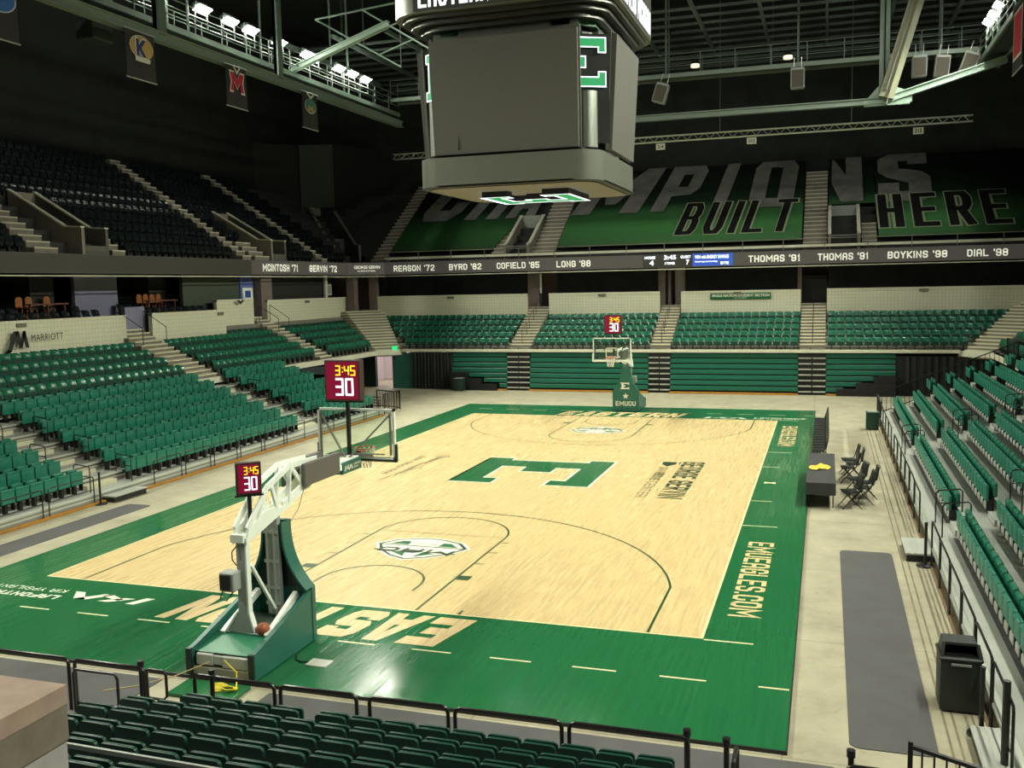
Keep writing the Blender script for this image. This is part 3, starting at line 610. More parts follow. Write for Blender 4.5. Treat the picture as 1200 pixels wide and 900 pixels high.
vwall('wall_far_corner', (-20.7,30.0), (-9.45,30.0), 3.9, 5.97, 'cream wall above the far seats nearest the corner doorway', TILE)
vwall('wall_far_basket', (-7.93,30.0), (-.5,30.0), 3.9, 5.97, 'cream wall above the seats behind the far basket', TILE)
vwall('wall_far_banner', (.87,30.0), (8.22,30.0), 3.9, 5.95, 'cream wall carrying the green student section banner', TILE)
vwall('wall_far_plain', (9.75,30.0), (22.0,30.0), 3.9, 5.97, 'long plain cream wall above the far seats beyond the wide aisle', TILE)
vwall('wall_right_side', (22.3,30), (22.3,-22), 3.9, 6.0, 'cream wall above the seats behind the long table', TILE)
for (x,y,z,nx) in ((-21.88,-.5,5.38,1),(-21.88,13.2,5.38,1),(-15.0,29.97,5.85,0),(-4.3,29.97,5.85,0),(4.4,29.97,5.83,0),(15.2,29.97,5.85,0),(-22.4,23.4,5.83,1)):
    m_ = MB()
    if nx: m_.rbox(x,x+.04,y-.26,y+.26,z-.12,z+.05,.01,1)
    else: m_.rbox(x-.26,x+.26,y-.04,y,z-.12,z+.05,.01,1)
    tag(m_.build('section_plate', pm('plate_brown',(0.16,0.15,0.10),.6)), 'small dark plate on the cream wall top edge', 'plate', 'small plates along the cream walls')
# hotel sign on the wall
root = empty('wall_sign', (-21.68,1.5,4.8), label='black hotel name and slanted emblem on the cream wall', cat='sign'); R = Matrix.Translation(-Vector(root.location))
m_ = MB(); U = (0,1,0); V = (0,0,1); O = (-21.678,0,0)
for q in ([(.05,4.28),(.38,4.28),(.92,5.12),(.60,5.12)], [(.70,5.12),(.96,5.12),(1.16,4.42),(.90,4.42)], [(1.00,4.62),(1.14,4.44),(1.42,4.98),(1.42,5.12),(1.22,5.12)], [(1.30,5.12),(1.42,5.12),(1.62,4.42),(1.36,4.42),(1.20,4.92)], [(-.20,4.20),(.24,4.24),(.36,4.36),(-.02,4.36)]):
    poly(m_, [(a_*.74-1.55,b_) for a_,b_ in q], O, U, V)
m_.xf(R).build('emblem', BLACK, root)
m_ = MB(); text(m_, 'MARRIOTT', (-21.678,-.22,4.66), U, V, 1.75, .29, bold=.0, spacing=1.1); m_.xf(R).build('lettering', BLACK, root)
# arrow mark and student banner
m_ = MB(); poly(m_, [(15.2,6.05),(15.5,6.05),(15.62,5.95),(15.74,6.05),(16.0,6.05),(15.62,5.80)], (-22.19,0,0), U, V); tag(m_.build('wall_mark', BLACK), 'small black downward chevron at the top of the taller cream wall', 'mark')
root = empty('wall_banner', (4.6,29.93,5.5), label='green banner with white student section wording on the cream wall', cat='banner'); R = Matrix.Translation(-Vector(root.location))
m_ = MB(); m_.box(2.72,6.45,29.94,29.97,5.42,5.80); m_.xf(R).build('cloth', LOGOG, root); m_ = MB(); text(m_, 'EAGLE NATION STUDENT SECTION', (2.85,29.935,5.57), (1,0,0), (0,0,1), 3.5, .17, bold=.03); text(m_, 'emueagles', (4.2,29.935,5.47), (1,0,0), (0,0,1), .8, .06); m_.xf(R).build('lettering', PAINTW, root)

# concourse: floor, black drapes, bright openings, columns
m_ = MB(); m_.box(-31,31,30.2,34,4.7,5.08); m_.box(-31,-22.1,-22,34,4.4,4.62); m_.box(22.3,31,-22,34,4.7,5.08); struct(m_.build('floor_concourse', CONCD), 'dark concrete concourse floor behind the cream walls', 'floor')
BROWN = pm('column_brown', (0.17,0.13,0.12), 0.8, noise=.1)
for a,b in ((-20.5,-9.7),(-7.7,-.75),(.95,8.15),(9.85,22.5)):
    m_ = MB(); m_.box(a,b,31.3,31.4,5.05,7.55); struct(m_.build('wall_concourse', CURT), 'black curtain wall of the dark concourse above the cream wall', 'wall')
m_ = MB(); m_.box(-31,31,33.9,34.1,5,8); struct(m_.build('wall_concourse', pm('concourse_pink',(0.46,0.37,0.36),.8)), 'pinkish back wall of the far concourse seen through the aisle gaps', 'wall')
for x0,x1 in ((-9.7,-8.9),(-.75,-.3),(-.1,.05),(8.0,8.25)):
    m_ = MB(); m_.box(x0,x1,31.0,31.5,5.05,7.6); struct(m_.build('trim_7', BROWN), 'brown column at an aisle gap in the far concourse', 'column')
m_ = MB(); m_.box(-8.85,-8.72,31.0,31.1,6.0,7.3); struct(m_.build('trim_8', WHITEP), 'narrow white sign strip on the brown column', 'sign strip')
m_ = MB()
for k in range(6): m_.box(.42,.92,32.0,32.05,5.2+.36*k,5.36+.36*k)
m_.box(.2,1.0,32.05,32.1,5.05,7.5); struct(m_.build('trim_9', TUNW), 'pale striped stair wall seen in the gap above the stair aisle', 'stair wall')
root = empty('barred_gate', (8.95,31,5.1), label='dark barred gate at the top of the wide far aisle', cat='gate'); R = Matrix.Translation(-Vector(root.location))
m_ = MB(); m_.box(8.22,9.75,31.5,31.6,5.05,6.6); m_.xf(R).build('dark_panel', BLACK, root); m_ = MB()
for k in range(9): m_.bar((8.3+.17*k,31.2,5.1),(8.3+.17*k,31.2,6.75),.03)
m_.bar((8.25,31.2,6.75),(9.72,31.2,6.75),.05); m_.xf(R).build('gate_bars', BLKRAIL, root)
# side concourse / suites behind the cream walls on the left
DKB = pm('suite_dark', (0.020,0.022,0.020), .85); PURP = pm('suite_wall_blue', (0.20,0.20,0.30), .8); SAGE = pm('suite_wall_sage', (0.05,0.065,0.05), .8)
m_ = MB(); m_.box(-27.2,-27,-22,34,4.6,8.0); struct(m_.build('wall_suites', SAGE), 'dim sage back wall of the suite boxes', 'wall')
m_ = MB()
for y in (-8.0,1.2,9.2): m_.box(-27,-24.5,y+1.5,y+2.9,4.6,7.55)
struct(m_.build('wall_suite_dividers', DKB), 'dark dividing walls between the suite boxes', 'wall')
m_ = MB(); m_.box(-24.6,-24.4,5.3,8.2,4.6,7.5); m_.box(-22.6,-22.4,6.3,7.7,4.6,5.9); struct(m_.build('wall_suite_blue', PURP), 'pale bluish wall at the head of the side aisle', 'wall')
m_ = MB(); m_.box(-23.4,-23.2,11.8,18.2,4.6,7.5); struct(m_.build('wall_concourse_dark', SAGE), 'dark green grey wall of the side concourse', 'wall')
m_ = MB(); m_.box(-23.5,-23.3,19.6,28.2,4.6,7.5); struct(m_.build('wall_corner_dark', DKB), 'dark wall of the corner concourse', 'wall')
m_ = MB(); m_.box(-23.2,-22.6,18.4,19.6,4.6,7.5); struct(m_.build('trim_10', BROWN), 'brown column at the side stair aisle', 'column')
m_ = MB(); m_.box(-22.3,-21.7,28.6,29.2,5,7.5); m_.box(-21.2,-20.6,29.9,30.3,5,7.5); struct(m_.build('trim_11', BROWN), 'brown corner columns under the ribbon board', 'column')
m_ = MB(); m_.box(-23.3,-23.1,17.0,18.3,4.9,7.5); struct(m_.build('trim_12', pm('blue_panel',(0.10,0.14,0.42),.6)), 'tall blue panel beside the brown column', 'panel')
root = empty('notice_sign', (-23.05,17.65,5.9), label='blue square sign with a white frame beside the brown column', cat='sign'); R = Matrix.Translation(-Vector(root.location))
m_ = MB(); m_.box(-23.08,-23.02,17.1,18.15,6.0,6.75); m_.xf(R).build('sign_frame', WHITEP, root); m_ = MB(); m_.box(-23.03,-23.0,17.35,17.9,6.17,6.58); m_.xf(R).build('sign_face', pm('blue_face',(0.03,0.07,0.35),.5), root)
m_ = MB(); m_.box(-23.2,-23.05,27.0,27.3,5.95,7.5); struct(m_.build('trim_13', WHITEP), 'thin white upright panel in the corner concourse', 'panel')
root = empty('framed_poster', (-23.24,27.75,6.5), label='pale framed poster in the dark corner concourse', cat='poster'); 
m_ = MB(); m_.box(-.05,.02,-.5,.42,-.35,.4); m_.build('poster_frame', CREAM, root); m_ = MB(); m_.box(.02,.04,-.38,.30,-.25,.3); m_.build('poster_sheet', GREYP, root)
# suite windows
for y in (-3.5,7.9):
    root = empty('suite_window', (-25.5,y,6.4), label='dark glazed suite window %s' % ('above the hotel sign wall' if y < 0 else 'beside the second group of orange stools'), cat='window'); R = Matrix.Translation(-Vector(root.location))
    m_ = MB(); m_.box(-25.6,-25.5,y-.2 if y>0 else y-3,y+3.0,5.6,7.5); m_.xf(R).build('pane', pm('suite_glass',(0.008,0.009,0.009),.12), root)
    m_ = MB(); m_.box(-25.5,-25.35,y-.3 if y>0 else y-3,y+3.1,5.35,5.62); m_.box(-25.5,-25.4,y+1.3,y+1.38,5.6,7.5); m_.box(-25.5,-25.4,y+3.0,y+3.1,5.6,7.5); m_.xf(R).build('window_frame', GREYP, root)

# ------------------------------------------------------------------ ribbon board on the upper deck edge
RB0, RB1 = 7.50, 8.34
m_ = MB()
m_.box(-22.0,-21.75,-22,27.9,RB0,RB1); m_.prism([(-21.75,27.9),(-19.8,29.6),(-19.95,29.85),(-22.0,28.0)], RB0, RB1); m_.box(-19.85,22.5,29.6,29.85,RB0,RB1); m_.box(22.25,22.5,-22,29.7,RB0,RB1)
rib = m_.build('ribbon_board', LEDRIB); tag(rib, 'dark grey ribbon display wrapping the upper deck edge with player names', 'ribbon display')
m_ = MB(); m_.box(-21.748,-21.74,-22,16.2,RB0+.02,RB1-.02); m_.build('dark_section', LEDRIBD, rib)
m_ = MB(); m_.tube([(-21.7,-22,7.38),(-21.7,27.9,7.38),(-19.75,29.55,7.38),(22.4,29.55,7.38)], .03, 6); m_.build('conduit', CREAM, rib)
m_ = MB()
def rfar(t, x0, x1, z0=7.69, h=.42):
    global m_
    if h < .4: text(m_, t, (x0,29.59,z0), (1,0,0), (0,0,1), x1-x0, h, bold=.025)
    else:
        q_ = MB(); caps(q_, t, (x0,29.59,z0), (1,0,0), (0,0,1), x1-x0, h, th=.27); q_.build('player_name', LEDT, rib)
def rleft(t, y0, y1, z0=7.69, h=.44):
    q_ = MB(); caps(q_, t, (-21.735,y0,z0), (0,1,0), (0,0,1), y1-y0, h, th=.27); q_.build('player_name', LEDT, rib)
rleft("MCINTOSH '71", 17.35, 21.3); rleft("GERVIN '72", 22.7, 26.3)
dv = Vector((1.95,1.7,0)).normalized(); text(m_, 'GEORGE GERVIN', Vector((-21.76,27.88,7.92))+dv*.45+Vector((.01,-.012,0)), dv, (0,0,1), 1.85, .22, bold=.03); text(m_, 'CENTER', Vector((-21.76,27.88,7.72))+dv*.7+Vector((.01,-.012,0)), dv, (0,0,1), 1.3, .1)
for t,a,b in (("REASON '72",-19.07,-15.98),("BYRD '82",-14.9,-12.54),("COFIELD '85",-11.44,-8.44),("LONG '88",-7.26,-4.95),("THOMAS '91",5.09,8.18),("THOMAS '91",9.18,12.09),("BOYKINS '98",13.14,16.39),("DIAL '98",17.44,19.58)): rfar(t,a,b)
m_.build('player_names', LEDT, rib)
m_ = MB(); m_.box(-1.5,1.65,29.588,29.6,RB0+.02,RB1-.02); m_.build('score_panel', LEDRIBD, rib)
m_ = MB(); m_.box(1.66,4.15,29.586,29.6,RB0+.05,RB1-.02); m_.build('advert_panel', LEDB, rib)
m_ = MB(); rfar('HOME',-1.4,-.7,8.06,.17); rfar('4',-1.08,-.8,7.65,.32); rfar('3:45',-.15,.62,8.0,.28); rfar('8 TOWER',-.1,.55,7.68,.16); rfar('GUEST',.9,1.55,8.06,.17); rfar('7',1.25,1.45,7.65,.32); m_.xf(Matrix.Translation((0,-.012,0))); 
n_ = MB(); text(n_, 'WIN with ENERGY SAVINGS', (1.8,29.58,8.0), (1,0,0), (0,0,1), 2.1, .22, bold=.02); text(n_, 'dteenergy.com/savings', (1.8,29.58,7.75), (1,0,0), (0,0,1), 1.4, .13); text(n_, 'DTE', (3.4,29.58,7.62), (1,0,0), (0,0,1), .5, .17, bold=.03)
m_.build('score_lettering', LEDW, rib); n_.build('advert_lettering', LEDW, rib)

# ------------------------------------------------------------------ upper deck
UD, UR, UN = 0.84, 0.561, 11
m_ = MB(); m_.box(-32,-21.8,-22,34,8.2-.7,8.34); m_.box(-32,32,29.7,40,7.6,8.34); m_.box(22.3,32,-22,34,7.6,8.34); struct(m_.build('slab_upper', STEELD), 'dark underside slab of the upper deck', 'slab')
UPC = pm('upper_concrete', (0.035,0.036,0.034), .9, noise=.15)
m_ = MB()
for k in range(UN):
    x = -22.0-UD*k; m_.box(-32,x,-22,29.5+UD*k,8.34+(UR*(k-1) if k else 0),8.34+UR*k)
struct(m_.build('trim_14', UPC), 'dark concrete steps of the upper deck along the side', 'steps')
m_ = MB()
for k in range(UN):
    y = 30.4+UD*k; m_.box(-21.2-UD*k,32,y,40,8.34+(UR*(k-1) if k else 0),8.34+UR*k)
struct(m_.build('trim_15', UPC), 'dark concrete steps of the upper deck at the far end', 'steps')
def ustair(side, c0, c1, lab, n0=0, n1=UN, mat=None):
    d = UD/2; h = UR/2
    if side == 'left': return stair(c0,c1,-22.0-UD*n0,-22.0-UD*n1,8.34+UR*n0-.02,8.34+UR*n1-.02,2*(n1-n0),lab,'x',-1,mat)
    return stair(c0,c1,30.4+UD*n0,30.4+UD*n1,8.34+UR*n0-.02,8.34+UR*n1-.02,2*(n1-n0),lab,'y',1,mat)
USTEP = pm('upper_step', (0.50,0.49,0.38), .7)
ustair('left',15.75,16.6,'pale steps climbing the black upper seats to the middle banner',mat=USTEP)
ustair('left',24.75,25.5,'pale steps climbing the black upper seats nearest the corner column',mat=USTEP)
ustair('left',1.0,2.3,'pale steps in the upper seats above the first concrete portal',5,10,mat=USTEP)
ustair('left',5.25,6.1,'short pale steps beside the first concrete portal',0,2,mat=USTEP)
ustair('left',.6,1.9,'pale steps in front of the first concrete portal',0,4,mat=USTEP)
ustair('left',17.0,18.5,'pale steps before the second concrete portal',0,2,mat=USTEP)
fs = ustair('far',-21.2,-20.1,'pale upper steps left of the letter C on the tarpaulin',mat=USTEP)
ustair('far',-9.3,-7.7,'pale upper steps between the two tarpaulins beside the portal',0,9,mat=USTEP)
ustair('far',8.3,9.7,'long pale upper steps left of the letter N',0,10,mat=USTEP)
ustair('far',-12.2,-11.35,'short pale upper steps left of the far portal',0,4,mat=USTEP)
ustair('far',11.75,12.6,'short pale upper steps right of the portal under the letter N',0,3,mat=USTEP)
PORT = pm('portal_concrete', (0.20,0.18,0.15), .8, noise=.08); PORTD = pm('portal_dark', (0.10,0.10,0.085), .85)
def portal_left(y0,y1,lab):
    root = empty('vomitory', (-22.0,(y0+y1)/2,8.34), label=lab, cat='portal'); R = Matrix.Translation(-Vector(root.location))
    for y in (y0,y1):
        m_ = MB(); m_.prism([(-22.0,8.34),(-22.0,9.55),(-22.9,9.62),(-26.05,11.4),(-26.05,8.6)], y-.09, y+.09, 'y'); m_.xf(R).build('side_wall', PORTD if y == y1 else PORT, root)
        m_ = MB(); m_.bar((-22.95,y,9.64),(-26.05,y,11.43),.24,.07); m_.bar((-22.0,y,9.57),(-22.95,y,9.64),.24,.07); m_.bar((-22.05,y,8.4),(-22.05,y,9.55),.06); m_.xf(R).build('cap', CREAM, root)
    m_ = MB(); m_.box(-26.1,-25.95,y0,y1,8.6,11.35); m_.xf(R).build('back_wall', PORT, root)
    m_ = MB(); m_.box(-25.9,-22.0,y0+.1,y1-.1,8.34,8.75); m_.xf(R).build('landing', PORTD, root)
portal_left(3.45,4.95,'concrete walled portal in the black upper seats under the first gold and blue banner')
portal_left(18.85,20.35,'concrete walled portal in the black upper seats beside the second stair')
def portal_far(x0,x1,ytop,lab,pink=True):
    zt = 8.34+(ytop-30.4)/UD*UR
    root = empty('vomitory', ((x0+x1)/2,30.4,8.34), label=lab, cat='portal'); R = Matrix.Translation(-Vector(root.location))
    for x in (x0,x1):
        m_ = MB(); m_.prism([(30.3,8.34),(30.3,9.3),(30.9,9.5),(ytop,zt+.55),(ytop,8.6)], x-.08, x+.08, 'x'); m_.xf(R).build('side_wall', PORT, root)
        m_ = MB(); m_.bar((x,30.9,9.52),(x,ytop,zt+.58),.2,.07); m_.bar((x,30.3,9.33),(x,30.9,9.52),.2,.07); m_.xf(R).build('cap', CREAM, root)
    m_ = MB(); m_.box(x0,x1,ytop-.1,ytop+.05,8.5,zt+.55); m_.xf(R).build('back_wall', GREYP, root)
    m_ = MB(); m_.box((x0+x1)/2+.1 if not pink else x0+.1,x1-.1,ytop-.25,ytop-.1,8.4,9.6+.3*(not pink)); m_.xf(R).build('door_glow', TUNW, root)
    m_ = MB(); m_.tube([(x0,30.35,8.4),(x0,30.35,9.2),(x1,30.35,9.2),(x1,30.35,8.4)],.025,6); m_.xf(R).build('front_rail', GREYP, root)
portal_far(-11.1,-9.45,34.3,'grey walled portal between the tarpaulin letters C and P',False)
portal_far(9.85,11.55,33.9,'grey walled portal directly under the letter N')
# corner portal, turned to the court, and the tall grey column behind it
root = empty('vomitory', (-23.5,31.2,8.34), math.radians(-45), 'dark walled portal in the corner between the side and far upper decks', 'portal')
for y in (-.95,.95):
    m_ = MB(); m_.prism([(0,0),(0,1.3),(-.9,1.4),(-6.6,4.6),(-6.6,0)], y-.1, y+.1, 'y'); m_.build('side_wall', PORTD, root)
    m_ = MB(); m_.bar((-.9,y,1.42),(-6.6,y,4.63),.22,.08); m_.bar((0,y,1.32),(-.9,y,1.42),.22,.08); m_.bar((0,y,0),(0,y,1.3),.1); m_.build('cap', PORT, root)
m_ = MB(); m_.box(-6.7,-6.5,-.9,.9,0,4.6); m_.build('back_wall', PORT, root)
m_ = MB(); m_.box(-3.4,-3.2,-.8,.8,.1,2.0); m_.build('door_glow', PURP, root)
m_ = MB(); m_.prism([(-29.45,35.15),(-27.05,35.75),(-27.0,36.1),(-29.4,35.5)], 12.9, 17.75); struct(m_.build('wall_corner_column', pm('corner_grey',(0.055,0.065,0.055),.85)), 'tall grey panel column in the upper corner', 'column')
m_ = MB(); m_.prism([(-32,32.8),(-29.5,35.45),(-27.0,36.05),(-25.3,40.2),(-32,40.2)], 9, 17.8); struct(m_.build('wall_corner_block', pm('corner_dark',(0.014,0.017,0.014),.9)), 'dark angled corner block above the upper deck', 'wall')
# front walkway ledge, seats strip and rail below the tarpaulins
m_ = MB(); m_.box(-20.0,22,30.15,30.35,8.54,8.70); struct(m_.build('trim_16', CREAM), 'pale front ledge of the far upper deck', 'ledge')
root = empty('deck_rail', (0,30.0,8.4), label='thin pipe rail along the front of the far upper deck', cat='railing'); m_ = MB(); m_.tube([(-19.8,0,.65),(22,0,.65)],.03,6)
for k in range(18): m_.tube([(-19.8+2.45*k,0,0),(-19.8+2.45*k,0,.65)],.025,6)
m_.build('rail_pipe', PORT, root)

# tarpaulins over the far upper seats with giant lettering
def tarp_mat():
    m = bpy.data.materials.new('printed_tarp'); m.use_nodes = True; N, L = nt(m); b = N['Principled BSDF']; b.inputs['Roughness'].default_value = .5
    tc = N.new('ShaderNodeTexCoord'); sp = N.new('ShaderNodeSeparateXYZ'); L.new(tc.outputs['Object'], sp.inputs[0])
    mr = N.new('ShaderNodeMapRange'); mr.inputs[1].default_value = 8.8; mr.inputs[2].default_value = 14.6; L.new(sp.outputs[2], mr.inputs[0])
    cr = N.new('ShaderNodeValToRGB'); e = cr.color_ramp.elements; e[0].position = 0.0; e[0].color = (.03,.05,.035,1); e[1].position = 1; e[1].color = (.006,.007,.007,1)
    for p_,c in ((.07,(.06,.17,.065)),(.25,(.075,.27,.08)),(.44,(.05,.17,.06)),(.56,(.010,.03,.013))): q = e.new(p_); q.color = (*c,1)
    L.new(mr.outputs[0], cr.inputs[0])
    # printed fade to dark at the ends of the banner
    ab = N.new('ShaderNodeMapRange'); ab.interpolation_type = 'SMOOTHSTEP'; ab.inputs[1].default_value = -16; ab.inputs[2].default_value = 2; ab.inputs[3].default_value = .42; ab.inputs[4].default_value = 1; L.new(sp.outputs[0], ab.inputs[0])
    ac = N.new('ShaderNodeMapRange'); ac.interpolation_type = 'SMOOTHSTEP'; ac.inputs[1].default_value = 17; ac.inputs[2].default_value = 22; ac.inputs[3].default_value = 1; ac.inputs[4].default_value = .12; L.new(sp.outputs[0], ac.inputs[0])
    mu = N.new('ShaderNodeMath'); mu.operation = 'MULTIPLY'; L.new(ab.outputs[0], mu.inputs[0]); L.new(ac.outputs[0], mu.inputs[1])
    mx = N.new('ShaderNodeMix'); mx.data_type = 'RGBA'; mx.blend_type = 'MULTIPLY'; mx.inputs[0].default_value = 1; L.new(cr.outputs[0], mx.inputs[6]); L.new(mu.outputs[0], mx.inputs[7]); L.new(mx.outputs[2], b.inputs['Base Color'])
    return m
TARPM = tarp_mat(); TSIL = pm('tarp_silver', (0.20,0.20,0.19), .5, noise=.22, nscale=1.1); TBLK = pm('tarp_black', (0.008,0.009,0.009), .6); TOUT = pm('tarp_outline', (0.34,0.42,0.26), .5)
TU = Vector((1,0,0)); TV = Vector((0,1,.668)).normalized()
def TP(x, y): return Vector((x, y, 8.80+.668*(y-30.6)))
def tarp(x0a,x1a,x0b,x1b,ya,yb,lab):
    m_ = MB(); n = 11; vs = []; fs = []; nx = 12
    for j in range(2*n+1):
        f = j/(2*n); y = ya+(yb-ya)*f; P = TP(0,y)
        sag = -.05 if j % 2 else .03
        for i in range(nx+1):
            x = (x0a+(x0b-x0a)*f)+((x1a+(x1b-x1a)*f)-(x0a+(x0b-x0a)*f))*i/nx
            vs.append((x, P.y-sag*.5, P.z+sag))
    for j in range(2*n):
        for i in range(nx): a = j*(nx+1)+i; fs.append((a,a+1,a+nx+2,a+nx+1))
    m_.add(vs, fs); return tag(m_.build('seat_tarpaulin', TARPM, smooth=True), lab, 'tarpaulin')
t1 = tarp(-20.0,-12.3,-20.0,-9.4,30.9,39.5,'dark green tarpaulin over upper seats carrying the first grey letters')
t2 = tarp(-7.6,8.2,-7.6,8.2,30.9,39.6,'green tarpaulin reading BUILT under big grey letters')
t3 = tarp(12.7,23.0,12.7,23.0,30.9,39.6,'green tarpaulin reading HERE under the grey letter S')
t4 = tarp(9.8,12.65,9.8,12.65,34.4,39.6,'narrow dark tarpaulin with the grey letter N above the portal')
LET = {
 'C': [(.0,.2),(.18,0),(.8,0),(.98,.18),(.98,.42),(.64,.42),(.64,.24),(.36,.24),(.36,.76),(.64,.76),(.64,.6),(.98,.6),(.98,.84),(.82,1),(.18,1),(0,.84)],
 'H': [(0,0),(.35,0),(.35,.4),(.65,.4),(.65,0),(1,0),(1,1),(.65,1),(.65,.62),(.35,.62),(.35,1),(0,1)],
 'A': [(0,0),(.34,0),(.38,.2),(.62,.2),(.66,0),(1,0),(.8,.92),(.70,1),(.56,1),(.56,.40),(.42,.40),(.5,.78),(.56,.40),(.56,1),(.3,1),(.2,.92)],
 'M': [(0,0),(.28,0),(.28,.55),(.42,.2),(.58,.2),(.72,.55),(.72,0),(1,0),(1,1),(.72,1),(.5,.55),(.28,1),(0,1)],
 'P': [(0,0),(.36,0),(.36,.32),(.84,.34),(1,.48),(1,.86),(.86,1),(.5,1),(.5,.80),(.66,.80),(.66,.52),(.40,.52),(.40,.80),(.5,.80),(.5,1),(0,1)],
 'I': [(0,0),(1,0),(1,1),(0,1)],
 'O': [(0,.16),(.16,0),(.84,0),(1,.16),(1,.86),(.86,1),(.5,1),(.5,.86),(.64,.84),(.64,.18),(.38,.18),(.36,.20),(.36,.86),(.5,.86),(.5,1),(.14,1),(0,.86)],
 'N': [(0,.42),(.30,0),(1,0),(1,1),(.47,1),(.47,.58),(.12,.92),(.02,.98)],
 'S': [(0,.14),(.14,0),(.86,0),(1,.14),(1,.48),(.84,.60),(.40,.68),(.40,.84),(.58,.84),(.58,.76),(.96,.76),(.96,1),(.22,1),(0,.90),(0,.62),(.16,.50),(.58,.36),(.58,.20),(.40,.20),(.40,.38),(0,.38)],
}
def big(parent, ch, xl, xr, shear, y0=34.42, y1=39.75, name='giant_letter'):
    m_ = MB(); O = TP(xl, y0); ht = (TP(0,y1)-TP(0,y0)).length; wd = xr-xl
    poly(m_, [(a*wd+shear*b*ht, b*ht) for a,b in LET[ch]], O, TU, TV, .05); o = m_.build(name, TSIL, parent)
    o['label'] = 'grey letter %s' % ch; return o
big(t1,'C',-19.4,-16.3,.20); big(t1,'H',-15.6,-13.0,.2); big(t1,'A',-12.4,-10.2,.12)
big(t2,'M',-7.5,-2.75,.19); big(t2,'P',-1.9,.75,.15); big(t2,'I',2.2,3.1,.11); big(t2,'O',4.6,7.5,.055)
big(t4,'N',9.95,11.9,0.0,34.6,39.7); big(t3,'S',12.8,16.0,.02)
def word(parent, body, xl, xr, y0, y1, shear):
    O = TP(xl,y0); ht = (TP(0,y1)-TP(0,y0)).length
    a = MB(); caps(a, body, O-TU*.10-TV*.10, TU, TV, xr-xl+.2-shear*ht, ht+.2, th=.46, lift=.07, shear=shear, gap=.26); a.build('word_outline', TOUT, parent)
    a = MB(); caps(a, body, O, TU, TV, xr-xl-shear*ht, ht, th=.36, lift=.085, shear=shear, gap=.38); a.build('word_lettering', TBLK, parent)
word(t2,'BUILT',.15,7.9,31.75,35.15,.12); word(t3,'HERE',12.8,20.1,31.75,35.15,-.02)

# ------------------------------------------------------------------ outer walls, roof, purlins
m_ = MB(); m_.box(-34,34,40.2,40.6,0,27); struct(m_.build('wall_far', pm('far_curtain',(0.020,0.025,0.022),.9,noise=.25,nscale=.8)), 'black curtained wall above the far upper deck', 'wall')
m_ = MB(); m_.box(-32.4,-32,-40,40.4,0,27); struct(m_.build('wall_left', DARKWALL), 'very dark wall above the side upper deck', 'wall')
m_ = MB(); m_.box(32,32.4,-40,40.4,0,27); struct(m_.build('wall_right', DARKWALL), 'dark wall behind the upper deck on the long table side', 'wall')
m_ = MB(); m_.box(-34,34,-40.4,-40,0,27); struct(m_.build('wall_near', DARKWALL), 'dark wall behind the near end', 'wall')
m_ = MB(); m_.box(-34,34,-40.4,40.6,26.5,27); struct(m_.build('ceiling', pm('roof_deck',(0.018,0.024,0.020),.9)), 'dark roof deck', 'ceiling')
m_ = MB(); m_.box(-34,34,-36.5,-36,0,5.0); struct(m_.build('wall_near_bowl', DARKWALL), 'dark wall under the near stand', 'wall')
root = empty('roof_framing', (0,20,25), label='dark green roof purlins and beams above the far catwalk', cat='roof framing')
R = Matrix.Translation(-Vector(root.location))
for k in range(11):
    m_ = MB(); y = 23.2+1.62*k; m_.box(-24,24,y-.04,y+.04,21.47,21.63); m_.xf(R).build('purlin', pm('purlin_green',(0.055,0.075,0.062),.6), root)
for k in range(14):
    m_ = MB(); x = -21.5+3.45*k; m_.box(x-.07,x+.07,20,33.5,21.2,21.45); m_.xf(R).build('roof_beam', STEEL, root)
for x in (-20,-7,6,20):
    for y in (25,38): m_ = MB(); m_.box(x-.06,x+.06,y-.06,y+.06,21.5,26.6); m_.xf(R).build('hanger', STEELD, root)
# ------------------------------------------------------------------ seats
def shell(prof, wd, nx, bulge, th):
    """a curved seat shell: (y,z) profile swept across the width with a hollow of depth bulge, thickness th"""
    m_ = MB(); n = len(prof); vs = []; fs = []
    for side in (0,1):
        for i in range(nx+1):
            u = -1+2*i/nx
            for j,(y,z) in enumerate(prof):
                t = j/(n-1); wx = wd/2*(1-.10*max(0,t-.72)/.28*abs(u)**3)
                vs.append((u*wx, y+bulge*(u*u)+(-th if side else 0), z-(.035*abs(u)**5*t)))
    N_ = (nx+1)*n
    for i in range(nx):
        for j in range(n-1):
            a = i*n+j; b = a+n; fs.append((a,b,b+1,a+1)); fs.append((N_+a,N_+a+1,N_+b+1,N_+b))
    for i in range(nx):
        a = i*n; b = a+n; fs.append((a,N_+a,N_+b,b)); a += n-1; b += n-1; fs.append((a,b,N_+b,N_+a))
    for j in range(n-1):
        a = j; fs.append((a,a+1,N_+a+1,N_+a)); a = nx*n+j; fs.append((a,N_+a,N_+a+1,a+1))
    m_.add(vs, fs); return m_
# folding (telescopic) seat: local front = +y, base on the deck
fseat = MB(); fseat.rbox(-.245,.245,-.075,0,.30,.715,.028,2); fseat.rbox(-.235,.235,-.05,.018,.655,.70,.012,1)
fback = MB(); fback.rbox(-.205,.205,-.285,-.165,.40,.785,.055,3)
fsup = MB(); fsup.box(-.05,.05,-.22,-.10,0,.40); fsup.box(-.24,.24,-.18,-.10,.28,.36); fsup.box(-.24,-.21,-.16,-.02,.08,.34)
ffoot = MB(); ffoot.rbox(-.17,.17,-.14,-.005,.06,.275,.05,2)
